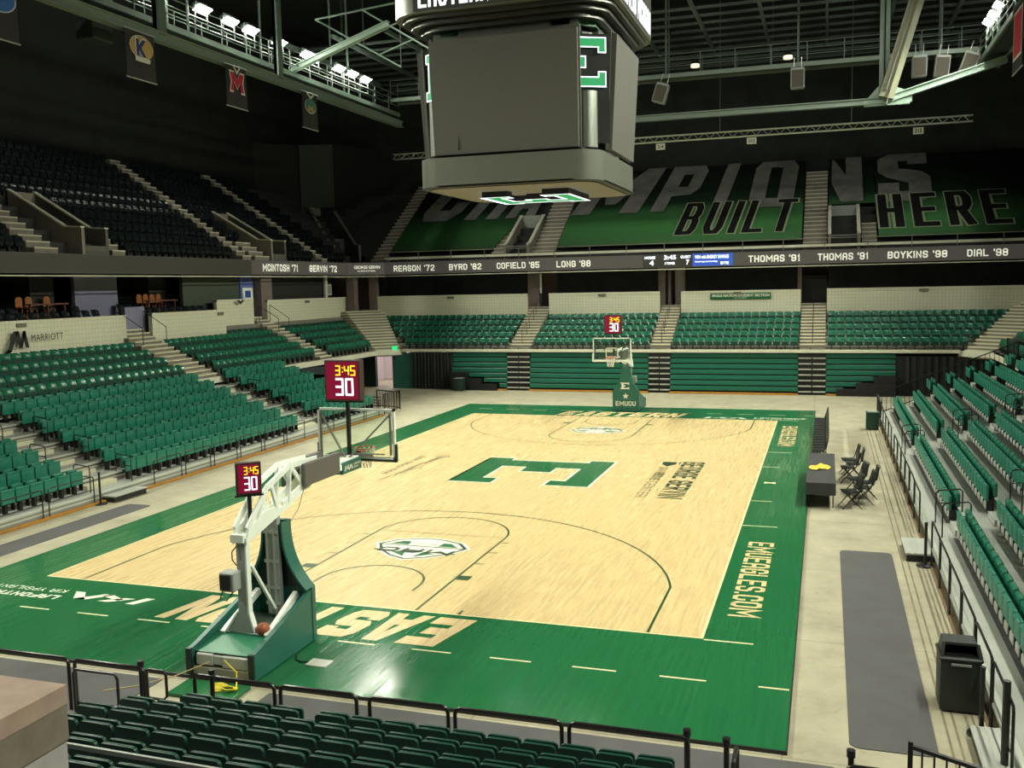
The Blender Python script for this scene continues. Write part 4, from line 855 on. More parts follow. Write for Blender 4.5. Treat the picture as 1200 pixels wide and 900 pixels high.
# fixed arena seat
ab = shell([(-.05,.40),(-.10,.50),(-.135,.60),(-.155,.68),(-.185,.725),(-.235,.74)], .47, 6, .05, .035)
ap = MB(); ap.rbox(-.215,.215,-.08,-.02,.26,.50,.025,1)
asup = MB(); asup.box(-.03,.03,-.22,-.06,0,.34); asup.box(-.22,.22,-.14,-.09,.28,.34)
# near seats seen from behind
def rsq(hx,z0,z1,r):
    pts = [(-hx,z0),(hx,z0)]
    for k in range(6): a = math.radians(18*k); pts.append((hx-r+r*math.cos(a), z1-r+r*math.sin(a)))
    for k in range(6): a = math.radians(90+18*k); pts.append((-hx+r+r*math.cos(a), z1-r+r*math.sin(a)))
    return pts
nseat = MB(); nseat.prism(rsq(.222,.30,.785,.05), -.135, -.10, 'y')
nback = MB(); nback.prism(rsq(.222,.36,.80,.055), -.255, -.215, 'y')
nrim = MB(); nrim.tube([(-.217,-.225,.40)]+[(a_,-.225,b_) for a_,b_ in rsq(.217,.40,.795,.052)[2:][::-1]]+[(.217,-.225,.40)], .011, 6); nrim.tube([(a_,-.108,b_) for a_,b_ in rsq(.217,.40,.78,.047)[2:][::-1]], .009, 6)
nsup = MB(); nsup.box(-.04,.04,-.25,-.02,0,.38); nsup.box(-.25,-.225,-.26,-.08,.30,.70)
def proto(name, root_mb, rm, parts):
    r = root_mb.build(name, rm)
    for nm, b, mt in parts: b.build(nm, mt, r, smooth=True)
    by = {c.name.split('.')[0]: c for c in r.children}
    if 'rim' in by: by['rim'].parent = by['backrest']
    note_kids(r); return r
def flat(r): return [k for c in KIDS.get(r.name, ()) for k in [c]+flat(c)]
P_F = proto('bleacher_chair', fsup, BLACK, [('seat', fseat, SEATG), ('backrest', fback, SEATG2)])
P_R = copy_tree(P_F); ffoot.build('foot_cover', pm('foot_pale',(0.40,0.42,0.37),.6), P_R, smooth=True); note_kids(P_R); USED = set()
P_A = proto('arena_chair', asup, BLACK, [('backrest', ab, ARENAG), ('seat', ap, ARENA_SHADED)])
P_B = proto('balcony_chair', asup, BLACK, [('backrest', ab, DKSEAT), ('seat', ap, DKSEAT)])
P_N = proto('stadium_chair', nsup, BLACK, [('seat', nseat, NEAR_SHADED), ('backrest', nback, NEAR_SHADED), ('rim', nrim, NEAR_GLINT)])
CAM = Vector((CX,CY,CZ))
def px(P):
    d = Vector(P)-CAM; z = d.dot(FWD)
    if z < .5: return None
    return 600+FPX*d.dot(RT)/z, 450-FPX*d.dot(UP)/z, z
cand = {'F':[], 'A':[], 'B':[], 'N':[]}
def put(kind, P, rz, label, group): cand[kind].append((Vector(P), rz, label, group))
RN = lambda i: 'front' if i == 0 else ordn(i+1)
H = math.pi/2
for i in range(7):
    z = .28+RISE*i
    for blk,a,b,n in (('near',-17.2,-7.55,18),('middle',-5.62,5.46,21),('far',7.55,12.95,10)):
        for k in range(n):
            y = a+(b-a)*(k+.5)/n
            put('F', (-12.65-DEP*i, y, z), -H, 'green folded seat, %s from far end, %s row, %s block across from long table' % (ordn(n-k), RN(i), blk), 'folded seats across the court')
    for blk,a,b,n in (('near',-17.0,-6.95,19),('middle',-5.4,4.62,19),('far',6.12,16.2,19)):
        for k in range(n):
            y = a+(b-a)*(k+.5)/n
            put('F', (12.75+DEP*i, y, z), H, 'green folded seat, %s from far end, %s row, %s block behind long table' % (ordn(n-k), RN(i), blk), 'folded seats behind the long table')
    if 2 <= i:
        for k in range(3): put('F', (12.75+DEP*i, 17.75+.53*k, z), H, 'green folded seat, %s beyond end aisle, %s row, by the sloping picket rail' % (ordn(k+1), RN(i)), 'folded seats behind the long table')
for j in range(5):
    z = 2.5+FR*j
    for nm,a,b in (('above black drape',-16.75-.84*j,-9.5),('behind far basket',-7.86,-.5),('under student banner',.9,8.2),('under long plain wall',9.8,17.2+.72*j)):
        n = round((b-a)/.5)
        for k in range(n):
            put('A', (a+(b-a)*(k+.5)/n, 26.02+FD*j, z), math.pi, 'green arena seat %s, %s row, %s counted from far stair end' % (nm, RN(j), ordn(n-k if a < 9 else k+1)) , 'fixed seats at the far end')
    for nm,a,b in (('below hotel sign wall',-9.0,5.4),('left of second side stair',7.6 if j < 4 else 13.9,17.25),('beside corner stair',18.85,24.4+.78*j)):
        if j == 4 and a < 0: continue
        n = round((b-a)/.52)
        for k in range(n):
            put('A', (-18.42-FD*j, a+(b-a)*(k+.5)/n, z), -H, 'green arena seat %s, %s row, %s from its far end' % (nm.replace('left of','before'), RN(j), ordn(n-k)), 'fixed seats above the side bleachers')
    a,b = 12.0,24.4+.78*j; n = round((b-a)/.52)
    for k in range(n): put('A', (18.42+FD*j, a+(b-a)*(k+.5)/n, z), H, 'green arena seat high behind long table, %s row, %s from the corner' % (RN(j), ordn(n-k)), 'fixed seats behind the long table')
for k in range(UN):
    z = 8.34+UR*k; x = -22.42-UD*k
    segs = [('before first portal',-6,.55 if k < 10 else 3.3),('between first portal and middle stair',(5.05 if k < 5 else 2.45) if k > 1 else 6.2,15.5),('between middle stair and second portal',16.85,18.7 if k < 5 else 24.5)]
    if k < 5: segs.append(('between second portal and corner stair',20.5,24.5))
    segs.append(('beyond the corner stair',25.8,28.9))
    for nm,a,b in segs:
        if nm.endswith('second portal') and k < 2: a = 18.6
        n = int((b-a)/.52)
        for q in range(n):
            put('B', (x, b-.26-.52*q, z), -H, 'black upper seat %s, %s row, %s from its far end' % (nm, RN(k), ordn(q+1)), 'black upper deck seats')
for i in range(7):
    for k in range(15):
        if i == 0 and k == 14: continue
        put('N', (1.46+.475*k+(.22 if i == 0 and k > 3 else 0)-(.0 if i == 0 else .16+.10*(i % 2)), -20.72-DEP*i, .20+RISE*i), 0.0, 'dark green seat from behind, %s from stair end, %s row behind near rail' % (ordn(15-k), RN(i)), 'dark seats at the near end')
NAMES = {'F':('bleacher_chair',P_F),'A':('arena_chair',P_A),'B':('balcony_chair',P_B),'N':('stadium_chair',P_N)}
REST = {'F':('bleacher_chair_mass','remaining green folded seats in the bleacher rows'),'A':('arena_chair_mass','remaining green fixed seats in the arena rows'),'B':('balcony_chair_mass','remaining black seats of the upper deck rows'),'N':('stadium_chair_mass','remaining dark seats in the near rows')}
def hidden(P):
    q = px(P+Vector((0,0,.6)))
    if q is None: return True
    x,y,_ = q
    return x < 78 and y > 800
for kd, lst in cand.items():
    vis = []
    for c in lst:
        q = px(c[0]+Vector((0,0,.6)))
        if q is None or q[0] < -160 or q[0] > 1340 or q[1] > 985 or q[1] < -100: continue
        inside = -8 < q[0] < 1208 and q[1] < 912 and not hidden(c[0])
        vis.append((0 if inside else 1, q[2], c))
    vis.sort(key=lambda t: (t[0], t[1]))
    top = [c for f_,d_,c in vis if f_ == 0][:300]; ids = set(map(id, top)); rest = [c for f_,d_,c in vis if id(c) not in ids]
    name, pr = NAMES[kd]
    for P, rz, lab, grp in top:
        q_ = P_R if kd == 'F' and rz > 0 else pr
        o = q_ if q_.name not in USED else copy_tree(q_); USED.add(q_.name)
        o.location = P; o.rotation_euler = (0,0,rz); tag(o, lab, 'seat', grp)
    if rest:
        m_ = MB(); parts = [(pr.data, [m.name for m in pr.data.materials])] + [(ch.data, None) for ch in flat(pr)]
        mats = []
        for me,_ in parts:
            if me.materials[0] not in mats: mats.append(me.materials[0])
        for P, rz, lab, grp in rest:
            M = Matrix.Translation(P) @ Matrix.Rotation(rz,4,'Z')
            for me,_ in parts:
                m_.mat = mats.index(me.materials[0]); m_.add([M @ v.co for v in me.vertices], [tuple(p.vertices) for p in me.polygons])
        o = bpy.data.objects.new(REST[kd][0], m_.mesh(REST[kd][0], mats, True)); COL.objects.link(o); tag(o, REST[kd][1], 'seats', kind='stuff')
m_ = MB(); m_.box(-23.35,-22.15,-3.5,5.3,4.6,5.1); m_.box(-23.35,-22.15,7.7,13.6,4.6,5.1); m_.box(-24.5,-23.35,-3.5,5.3,4.6,5.3); m_.box(-24.5,-23.35,8.2,11.7,4.6,5.3); struct(m_.build('floor_suites', DKB), 'dark stepped floor of the suite boxes', 'floor')
# suite seating: dark loge seats and orange stools
def loge(x,y,z,lab):
    o = copy_tree(P_B); o.name = 'loge_chair'; o.location = (x,y,z); o.rotation_euler = (0,0,-H); tag(o, lab, 'seat', 'dark loge seats in the suite boxes'); return o
n = 0
for (ys,nm) in (((-2.6,5.2),'behind the hotel sign wall'),((7.9,13.2),'behind the second suite wall')):
    y = ys[0]; k = 0
    while y < ys[1]:
        k += 1
        loge(-22.75,y,5.1,'dark loge seat %s, %s along the front row' % (nm, ordn(k))); loge(-23.9,y,5.3,'dark loge seat %s, %s along the back row' % (nm, ordn(k))) if not ys[0]+3.9 < y < ys[0]+7 else None; y += .62
stool = MB(); 
def bar_stool(x,y,z,lab):
    r = empty('bar_stool', (x,y,z), label=lab, cat='stool', group='orange stools in the suite boxes'); W_ = pm('stool_wood',(0.30,0.11,0.03),.45)
    for a in (-.17,.17):
        for b in (-.17,.17): q = MB(); q.bar((a,b,0),(a*.8,b*.8,.72),.035); q.build('leg', W_, r)
    q = MB(); q.rbox(-.2,.2,-.2,.2,.70,.76,.02,1); q.build('seat', W_, r)
    q = MB(); q.prism([(-.2,.76),(.2,.76),(.19,1.1),(.1,1.2),(-.1,1.2),(-.19,1.1)], -.19, -.16, 'x'); q.build('backrest', W_, r); return r
for k,y in enumerate((1.7,2.25,3.3)): bar_stool(-24.0,y,5.3,'orange wooden stool, %s above the hotel sign wall' % ordn(k+1))
for k,y in enumerate((9.5,10.0,10.5,11.0)): bar_stool(-24.0,y,5.3,'orange wooden stool, %s in the second suite box' % ordn(k+1))
for (a,b,lab) in ((1.5,3.7,'reddish high counter in front of the first group of stools'),(9.2,11.5,'reddish high counter in front of the second group of stools')):
    r = empty('counter', (-23.5,(a+b)/2,5.3), label=lab, cat='counter'); R = Matrix.Translation(-Vector(r.location)); W2 = pm('counter_red',(0.12,0.035,0.025),.5)
    q = MB(); q.box(-23.6,-23.3,a,b,6.12,6.19); q.xf(R).build('counter_top', W2, r)
    for y in (a+.1,(a+b)/2,b-.1): q = MB(); q.box(-23.5,-23.42,y-.03,y+.03,5.1,6.12); q.xf(R).build('leg', W2, r)
# ------------------------------------------------------------------ centre-hung scoreboard
def rr(hx, hy, r, n=6):
    pts = []
    for sx,sy,a0 in ((1,1,0),(-1,1,90),(-1,-1,180),(1,-1,270)):
        for k in range(n+1): a = math.radians(a0+90*k/n); pts.append((sx*(hx-r)+r*math.cos(a), sy*(hy-r)+r*math.sin(a)))
    return pts
def rrbox(mb, h, r, z0, z1): mb.prism(rr(h,h,r), z0, z1)
sb = empty('scoreboard', (.18,-.15,0), label='big grey centre-hung scoreboard with blank screens and green letter panels', cat='scoreboard')
m_ = MB(); rrbox(m_, 3.0, .75, 9.72, 10.62); m_.build('lower_cabinet', CABG, sb, smooth=True)
m_ = MB(); rrbox(m_, 3.0, .78, 9.70, 9.76); m_.build('lower_trim', BLACK, sb)
m_ = MB(); rrbox(m_, 2.78, .7, 9.67, 9.71); m_.build('underside', pm('underside_tan',(0.17,0.16,0.145),.6), sb)
m_ = MB(); m_.prism([(a*.62+.1,b*.62) for a,b in [(y,-x) for x,y in EO]], 9.48, 9.67); m_.build('underside_letter_box', BLACK, sb)
e2 = [(y*.62+.1,-x*.62) for x,y in EO]
m_ = MB(); stroke(m_, e2+[e2[0],e2[1]], .13, (0,0,9.472), (1,0,0), (0,1,0)); m_.build('underside_letter_edge', LEDW, sb)
m_ = MB(); poly(m_, e2, (0,0,9.476), (1,0,0), (0,1,0)); m_.build('underside_letter_face', LEDG, sb)
m_ = MB(); rrbox(m_, 2.75, .7, 10.62, 10.72); m_.box(-2.35,2.35,-2.35,2.35,10.72,14.4)
for k in range(4):
    M = Matrix.Rotation(k*H,4,'Z'); q = MB(); q.prism([(2.0,-2.5),(2.5,-2.0),(2.35,-1.6),(1.6,-2.35)], 10.72, 14.3); q.xf(M); m_.add(q.v, q.f)
m_.build('core', BLACK, sb)
for k in range(4):
    M = Matrix.Rotation(k*H,4,'Z')
    hw = 2.35 if k % 2 == 0 else 1.75; of = 0 if k % 2 == 0 else -.28
    q = MB(); q.add([(-hw,-2.86+of,10.72),(hw,-2.86+of,10.72),(hw,-2.66+of,10.72),(-hw,-2.66+of,10.72),(-hw-.04,-3.06+of,14.18),(hw+.04,-3.06+of,14.18),(hw+.04,-2.8+of,14.18),(-hw-.04,-2.8+of,14.18)], [(0,3,2,1),(4,5,6,7),(0,1,5,4),(1,2,6,5),(2,3,7,6),(3,0,4,7)]); q.xf(M).build('screen', SCRG, sb)
    q = MB()
    for s_ in (-1,1): q.bar((s_*(hw+.03),-2.70+of,10.7),(s_*(hw+.05),-2.86+of,14.3),.07)
    q.box(-hw,hw,-2.75,-2.4,14.2,14.6); q.xf(M).build('screen_frame', CABG, sb)
    q = MB(); q.cyl(2.52,-2.30,10.72,12.40,.30,20); q.xf(M).build('corner_tube', SILV, sb, smooth=True)
    q = MB(); O = Vector((2.55,-2.50,13.25)) if k % 2 == 0 else Vector((2.6,-2.15,13.25)); U = Vector((1,.55 if k % 2 == 0 else 1.8,0)).normalized(); V = Vector((0,0,1)); Ew = [(.30*a-.08,.30*b) for a,b in EO]
    bq = MB(); bq.add([O+U*a-V*b-Vector((U.y,-U.x,0))*.06 for a,b in ((-.8,-.85),(.72,-.85),(.72,2.4),(-.8,2.4))], [(0,1,2,3)]); bq.xf(M).build('corner_backing', CURT, sb)
    poly(q, [(a+.08,b) for a,b in Ew], O, U, V, .02); q.xf(M).build('corner_letter', LEDG, sb)
    q = MB(); P_ = [(a+.08,b) for a,b in Ew]; stroke(q, P_+[P_[0],P_[1]], .035, O, U, V, .025); q.xf(M).build('corner_letter_edge', LEDW, sb)
    q = MB(); q.prism([(1.75,-2.55),(2.55,-1.75),(2.2,-1.7),(1.7,-2.2)], 14.05, 14.3); q.xf(M).build('corner_bracket', SILV, sb)
    q = MB(); q.prism([(1.5,-2.75),(2.1,-2.75),(2.75,-2.1),(2.75,-1.5),(1.5,-1.5)], 14.35, 14.62); q.xf(M).build('corner_soffit', pm('soffit_green',(0.02,0.10,0.04),.5), sb)
m_ = MB(); rrbox(m_, 2.98, .95, 14.5, 14.66); rrbox(m_, 3.22, 1.0, 14.66, 14.80); rrbox(m_, 3.42, 1.0, 14.80, 14.93); m_.build('stepped_rings', pm('ring_dark',(0.07,0.075,0.065),.3,metal=.4), sb, smooth=True)
m_ = MB(); rrbox(m_, 3.04, .95, 14.63, 14.68); rrbox(m_, 3.26, 1.0, 14.77, 14.82); m_.build('ring_gaps', BLACK, sb)
m_ = MB(); rrbox(m_, 3.6, 1.05, 14.93, 16.6); m_.build('fascia', CABG, sb, smooth=True)
for k in range(4):
    M = Matrix.Rotation(k*H,4,'Z'); q = MB(); q.box(-2.62,2.62,-3.62,-3.58,14.98,16.5); q.xf(M).build('fascia_display', LEDRIBD, sb)
    q = MB(); caps(q, 'EASTERN MICHIGAN', (-2.45,-3.63,15.06), (1,0,0), (0,0,1), 4.9, .78, th=.32); q.xf(M).build('fascia_lettering', LEDW, sb)
for a,b in ((-1.5,-1.5),(1.5,-1.5),(-1.5,1.5),(1.5,1.5)):
    q = MB(); q.tube([(a,b,16.6),(a,b,26.5)], .03, 6); q.build('hanging_cable', BLACK, sb)

# ------------------------------------------------------------------ catwalks, trusses, lamps
def catwalk(name, p0, p1, lab, zdeck, wid=1.1, side=1, hang=True):
    p0 = Vector(p0); p1 = Vector(p1); d = (p1-p0).normalized(); n_ = Vector((-d.y,d.x,0)); L_ = (p1-p0).length
    root = empty(name, p0, label=lab, cat='catwalk'); Z = Vector((0,0,1))
    for s in (-1,1):
        q = MB(); q.bar(n_*s*wid/2, n_*s*wid/2+d*L_, .12, .24); q.build('edge_beam', STEELL, root)
        q = MB()
        for h in (.55,.9,1.25): q.tube([n_*s*wid/2+Z*h, n_*s*wid/2+d*L_+Z*h], .028, 5)
        k = 0.0
        while k <= L_: q.bar(n_*s*wid/2+d*k, n_*s*wid/2+d*k+Z*1.25, .05); k += 2.0
        q.build('guard_rail', STEEL, root)
    q = MB(); q.obox(d*L_/2+Z*.05, (wid,L_,.05), Matrix((n_*-1,d,Z)).transposed()); q.build('grating', STEELD, root)
    k = 3.0
    while hang and k < L_: 
        for s in (-1,1): q = MB(); q.bar(n_*s*wid/2+d*k, n_*s*wid/2+d*k+Z*(25.5-zdeck), .09); q.build('hanger', STEEL, root)
        k += 7.5
    return root
catwalk('catwalk', (-17.9,-20,17.95), (-17.9,27.6,17.95), 'green steel catwalk carrying the row of bright lamps', 17.95)
catwalk('catwalk', (17.9,-20,17.95), (17.9,27.6,17.95), 'green steel catwalk at the edge of the picture beside the long table side', 17.95)
catwalk('catwalk', (-17.5,27.2,18.75), (17.5,27.2,18.75), 'green steel catwalk across the far end with hanging loudspeakers', 18.75)
def beam(lab, a, b, wd, ht, mat=STEEL, name='roof_beam'):
    q = MB(); q.bar(a,b,wd,ht); a = Vector(a); b = Vector(b)
    q.bar(a+Vector((0,0,ht/2)), b+Vector((0,0,ht/2)), wd*1.8, .05); q.bar(a-Vector((0,0,ht/2)), b-Vector((0,0,ht/2)), wd*1.8, .05)
    return tag(q.build(name, mat), lab, 'beam')
beam('long green lower beam under the lamp catwalk holding the team banners', (-17.0,-22,17.22), (-17.0,27,17.22), .22, .36, STEELL)
beam('slim green lower beam under the catwalk on the long table side', (17.0,-22,17.45), (17.0,14,17.45), .1, .16)
beam('level far roof chord running to the heavy gusset', (-12.4,24.4,16.0), (12.47,24.4,16.0), .22, .28, STEELL)
beam('pale bent roof chord rising from the gusset to the catwalk', (12.47,24.4,16.0), (18.4,24.4,17.65), .25, .32, pm('chord_pale',(0.24,0.34,0.28),.45))
beam('pale diagonal roof chord in front of the lamp row', (-17.95,15,18.34), (-12.05,15,20.19), .2, .26, pm('chord_bright',(0.34,0.46,0.38),.45))
q = MB(); q.box(11.5,13.8,24.28,24.52,15.75,16.05); q.prism([(11.4,15.85),(13.9,15.85),(13.9,16.35),(12.9,16.75),(12.2,16.75)], 24.3, 24.5, 'y'); tag(q.build('gusset_plate', pm('chord_pale',(0.24,0.34,0.28),.45)), 'pale steel gusset plate where the roof members meet', 'plate')
beam('vertical pale roof post above the gusset', (12.5,24.4,16.2), (12.5,24.4,26.4), .25, .5, STEELL, 'roof_post')
beam('heavy inclined roof member above the gusset', (12.6,24.1,16.1), (15.3,24.1,25.5), .35, .75, pm('member_tan',(0.22,0.23,0.16),.5), 'roof_post')
for y,l in ((3.1,'nearer'),(12.3,'farther')):
    beam('%s green post rising through the lamp catwalk' % l, (-17.0,y,17.3), (-17.0,y,26.4), .45, .25, STEEL, 'roof_post')
# hanging pipe frame near the scoreboard
root = empty('rigging_frame', (-12.5,15,19), label='pale triangular pipe frame hanging beside the scoreboard', cat='frame'); R = Matrix.Translation(-Vector(root.location))
q = MB(); A_,B_,C_,D_ = (-16.3,15,20.85),(-11.4,15,17.95),(-11.9,15,20.7),(-13.2,17,20.0)
q.tube([A_,B_],.05,6); q.tube([A_,(-11.7,15,21.2)],.05,6); q.tube([(-13.6,15,21.1),(-9.6,15,18.6)],.05,6); q.tube([(-14.0,15,19.5),(-11.5,15,20.2)],.04,6); q.tube([(-12.6,15,18.7),(-10.6,15,19.3)],.04,6)
q.xf(R).build('pipe', pm('chord_pale',(0.24,0.34,0.28),.45), root); 
for x,z in ((-13.5,19.2),(-11.4,17.95),(-11.6,21.2)): q = MB(); q.tube([(x,15,z),(x,15,26.4)],.02,5); q.xf(R).build('cable', STEEL, root)
# silver lighting truss along the far wall
root = empty('lighting_truss', (0,30,15.6), label='long silver lattice truss hanging in front of the black curtain', cat='truss')
q = MB(); zt = .17
for y in (-.15,.15):
    for z in (-zt,zt): q.tube([(-19,y,z),(17.6,y,z)],.035,6)
k = -19.0; 
while k < 16.8:
    q.tube([(k,-.15,-zt),(k+.35,-.15,zt)],.02,4); q.tube([(k+.35,-.15,zt),(k+.7,-.15,-zt)],.02,4); k += .7
q.build('lattice', SILV, root); 
for x in (-10,3.3,11.0): q = MB(); q.tube([(x,0,.1),(x,0,10)],.02,5); q.build('cable', STEEL, root)
for x,z,t,l in ((5.0,15.55,'212','first section number card hanging below the silver truss'),(14.95,15.5,'212','second section number card near the end of the silver truss'),(-.9,15.55,'214','section number card half behind the scoreboard')):
    r = empty('number_card', (x,33,z), label=l, cat='sign'); q = MB(); q.box(-.3,.3,0,.03,-.2,.2); q.build('card', CREAM, r); q = MB(); text(q, t, (-.2,-.005,-.11), (1,0,0), (0,0,1), .4, .22, bold=.03); q.build('number', BLACK, r)
    q = MB(); q.tube([(0,.02,.2),(0,.02,11)],.01,4); q.build('cord', BLACK, r)
# flood lamps with real light
def spot(root, loc, target, w, ang=84, blend=.5, size=.5):
    l = bpy.data.lights.new('lamp_light','SPOT'); l.energy = w; l.color = SPOT_COL; l.spot_size = math.radians(ang); l.spot_blend = blend; l.shadow_soft_size = size
    o = bpy.data.objects.new('lamp_light', l); COL.objects.link(o); o.parent = root; o.location = loc
    d = Vector(target)-(Vector(root.location)+Vector(loc)); o.rotation_euler = d.to_track_quat('-Z','Y').to_euler()
def flood(x,y,z,lab,target,grp):
    r = empty('flood_lamp', (x,y,z), label=lab, cat='lamp', group=grp); s = -1 if x > 0 else 1
    ry = Matrix.Rotation(-s*.55,4,'Y')
    q = MB(); q.rbox(-.2,.16,-.42,.42,-.16,.16,.05,1,ry); q.build('housing', STEELD, r)
    q = MB(); q.obox(ry @ Vector((s*.0,0,-.17)), (.42,.95,.03), ry.to_3x3()); q.build('lens', LAMP, r)
    for b_ in (-.45,.45): q = MB(); q.bar((0,b_,0),(0,b_,-.9),.05); q.build('bracket', STEELD, r)
    spot(r, (s*.25,0,-.35), target, SPOT_W)
lampL = [3.6,6.5,8.6,10.3,12.9,15.7,16.6,19.3,20.9,22.6]
for i,y in enumerate(lampL): flood(-17.35,y,19.4,'glaring white flood lamp, %s along the lamp catwalk from the near end' % ordn(i+1),(2,y*.9-3,0),'flood lamps on the lamp catwalk')
for i,y in enumerate((-29,-24,-19,-15,-11,-7,-3)): flood(-17.35,y,19.4,'flood lamp on the lamp catwalk outside the picture',(2,y*.9-1,0),'flood lamps outside the picture')
for i,y in enumerate((20.0,21.6,23.1)): flood(17.35,y,19.4,'glaring white flood lamp, %s at the top corner beside the right catwalk' % ordn(i+1),(-2,y*.9,0),'flood lamps at the far table side corner')
for i,y in enumerate((-29,-24,-19,-15,-11,-7,-3,1,5,9,12.5,16)): flood(17.35,y,19.4,'flood lamp on the table side catwalk outside the picture',(-2,y*.9-1,0),'flood lamps outside the picture')
for i,x in enumerate((2.2,7.45)):
    r = empty('work_lamp', (x,26.7,19.25), label='small dim hooded work lamp, %s on the far catwalk' % ORD[i+1], cat='lamp', group='work lamps on the far catwalk')
    q = MB(); q.cyl(0,0,.05,.35,.30,14,.12); q.build('hood', BLACK, r); q = MB(); q.cyl(0,0,-.12,.05,.26,14); q.build('glass', pm('work_glow',(1,.95,.7),.5,emit=(1,.95,.7),es=.9), r)
    q = MB(); q.tube([(0,0,.3),(0,0,1.0)],.02,5); q.build('stem', BLACK, r)
for x,z,rot,l in ((.2,17.8,.3,'grey loudspeaker hanging beside the scoreboard'),(8.0,18.0,0,'tall brown grey loudspeaker hanging in the middle of the far catwalk'),(14.4,18.1,0,'squat loudspeaker hanging first beyond the gusset'),(15.55,18.0,.1,'loudspeaker hanging second beyond the gusset'),(16.9,18.05,.35,'tilted loudspeaker hanging last beyond the gusset'),(-13.9,17.7,.3,'loudspeaker hanging under the far catwalk left of the scoreboard')):
    r = empty('hanging_speaker', (x,26.6,z), label=l, cat='loudspeaker'); r.rotation_euler = (0,rot,0)
    q = MB(); q.rbox(-.38,.38,-.3,.3,-.6,.55,.04,1); q.build('cabinet', GREYP if x > 0 else STEEL, r); q = MB(); q.box(-.32,.32,-.33,-.3,-.55,.4); q.build('grille', pm('grille_brown',(0.09,0.08,0.06),.8), r)
    
    for c_ in (-.2,.2): q = MB(); q.tube([(c_,0,.5),(c_,0,1.15)],.02,5); q.build('chain', SILV, r)
q = MB(); q.rbox(-19.5,-18.6,1.0,2.2,16.9,17.7,.05,1); q.bar((-18.6,2.2,17.6),(-18.4,3.2,17.0),.1); tag(q.build('hanging_speaker', STEELD), 'dark loudspeaker tucked behind the beam beside the gold and blue banner', 'loudspeaker')
# added fill lamps, unseen under the roof, to brighten walls and stands
for i,(x,y,z,s,tg) in enumerate(((-9,12,23,1.0,(-9,30,5)),(9,12,23,1.0,(9,30,5)),(0,10,24,1.0,(0,33,9)),(13,10,24,.5,(14,33,9)),(-8,2,23.5,.22,(-27,14,10)),(4,-24,20,.10,(4,-25,0)))):
    r = empty('fill_lamp', (x,y,z), label='round added fill lamp, unseen, under the dark roof, number %s counted from the far end' % ordn(i+1), cat='lamp'); q = MB(); q.cyl(0,0,0,.4,.35,14,.15); q.build('housing', BLACK, r); q = MB(); q.tube([(0,0,.4),(0,0,26.5-z)],.03,5); q.build('stem', BLACK, r)
    l = bpy.data.lights.new('fill_light','SPOT'); l.energy = FILL_W*s; l.color = (1,1,.86); l.shadow_soft_size = .4; l.spot_size = math.radians(95); l.spot_blend = .7; o = bpy.data.objects.new('fill_light', l); COL.objects.link(o); o.parent = r; o.location = (0,0,-.5); o.rotation_euler = (Vector(tg)-Vector((x,y,z-.5))).to_track_quat('-Z','Y').to_euler()
# team banners on the beam
def banner(y0,y1,lab,draw,z0=15.15,z1=17.05):
    r = empty('team_banner', (-16.75,(y0+y1)/2,z1), label=lab, cat='banner'); w_ = (y1-y0)/2; h = z1-z0; m2 = MB(); vs = []; fs = []; n = 8
    for k in range(n+1):
        y = -w_+2*w_*k/n; d = .03*math.sin(k*1.7); vs += [(d,y,-h-.02*k/n),(d*.3,y,0)]
        if k: fs.append((2*k-2,2*k,2*k+1,2*k-1))
    m2.add(vs, fs); m2.build('cloth', pm('banner_black',(0.02,0.02,0.02),.7), r, smooth=True)
    q = MB(); q.tube([(0,-w_-.05,-h),(0,w_+.05,-h)],.03,6); q.tube([(0,-w_-.05,0),(0,w_+.05,0)],.03,6); q.build('rod', GREYP, r)
    draw(r, h)
def emb(r, items):
    for i,(pts,mat,nm) in enumerate(items): q = MB(); poly(q, pts, (.05+.006*i,0,0), (0,1,0), (0,0,1)); q.build(nm, mat, r)
GOLD = pm('banner_gold',(0.42,0.29,0.08),.6); NAVY = pm('banner_navy',(0.015,0.03,0.14),.6); REDB = pm('banner_red',(0.42,0.015,0.04),.6); WHB = pm('banner_white',(0.55,0.58,0.52),.6); TEAL = pm('banner_teal',(0.03,0.16,0.11),.6); BLU = pm('banner_blue',(0.03,0.13,0.42),.6)
SC_ = lambda pts,k,dy=0,dz=0: [(a*k+dy,b*k+dz) for a,b in pts]
oval = [(math.cos(math.radians(t))*.68, math.sin(math.radians(t))*.45) for t in range(0,360,20)]
Kp = [(0,0),(.22,0),(.22,.35),(.5,0),(.8,0),(.42,.5),(.8,1),(.52,1),(.22,.65),(.22,1),(0,1)]
Mp = [(-.62,-.5),(-.30,-.5),(-.30,.05),(0,-.35),(.30,.05),(.30,-.5),(.62,-.5),(.5,0),(.62,.5),(.25,.5),(0,.15),(-.25,.5),(-.62,.5),(-.5,0)]
banner(.62,2.33,'black banner with gold and blue letter K emblem', lambda r,h: (emb(r, [(SC_(oval,1.04,.02,-.62),WHB,'emblem_edge'),(SC_(oval,1.0,.02,-.62),GOLD,'emblem_ground'),([(a*.84-.36,b*.80-1.05) for a,b in Kp],WHB,'letter_edge'),([(a*.72-.31,b*.68-.99) for a,b in Kp],NAVY,'letter'),([(-.4,-1.2),(.45,-1.2),(.5,-1.02),(-.4,-1.02)],WHB,'name_strip')]),))
banner(7.27,8.9,'black banner with a red letter M edged white', lambda r,h: emb(r, [(SC_(Mp,1.0,0,-.75),WHB,'letter_edge'),([(a*.86,b*.84-.75) for a,b in Mp],REDB,'letter'),([(-.3,-.05),(0,-.4),(.3,-.05),(.2,-.03),(0,-.25),(-.2,-.03)],WHB,'chevron')]))
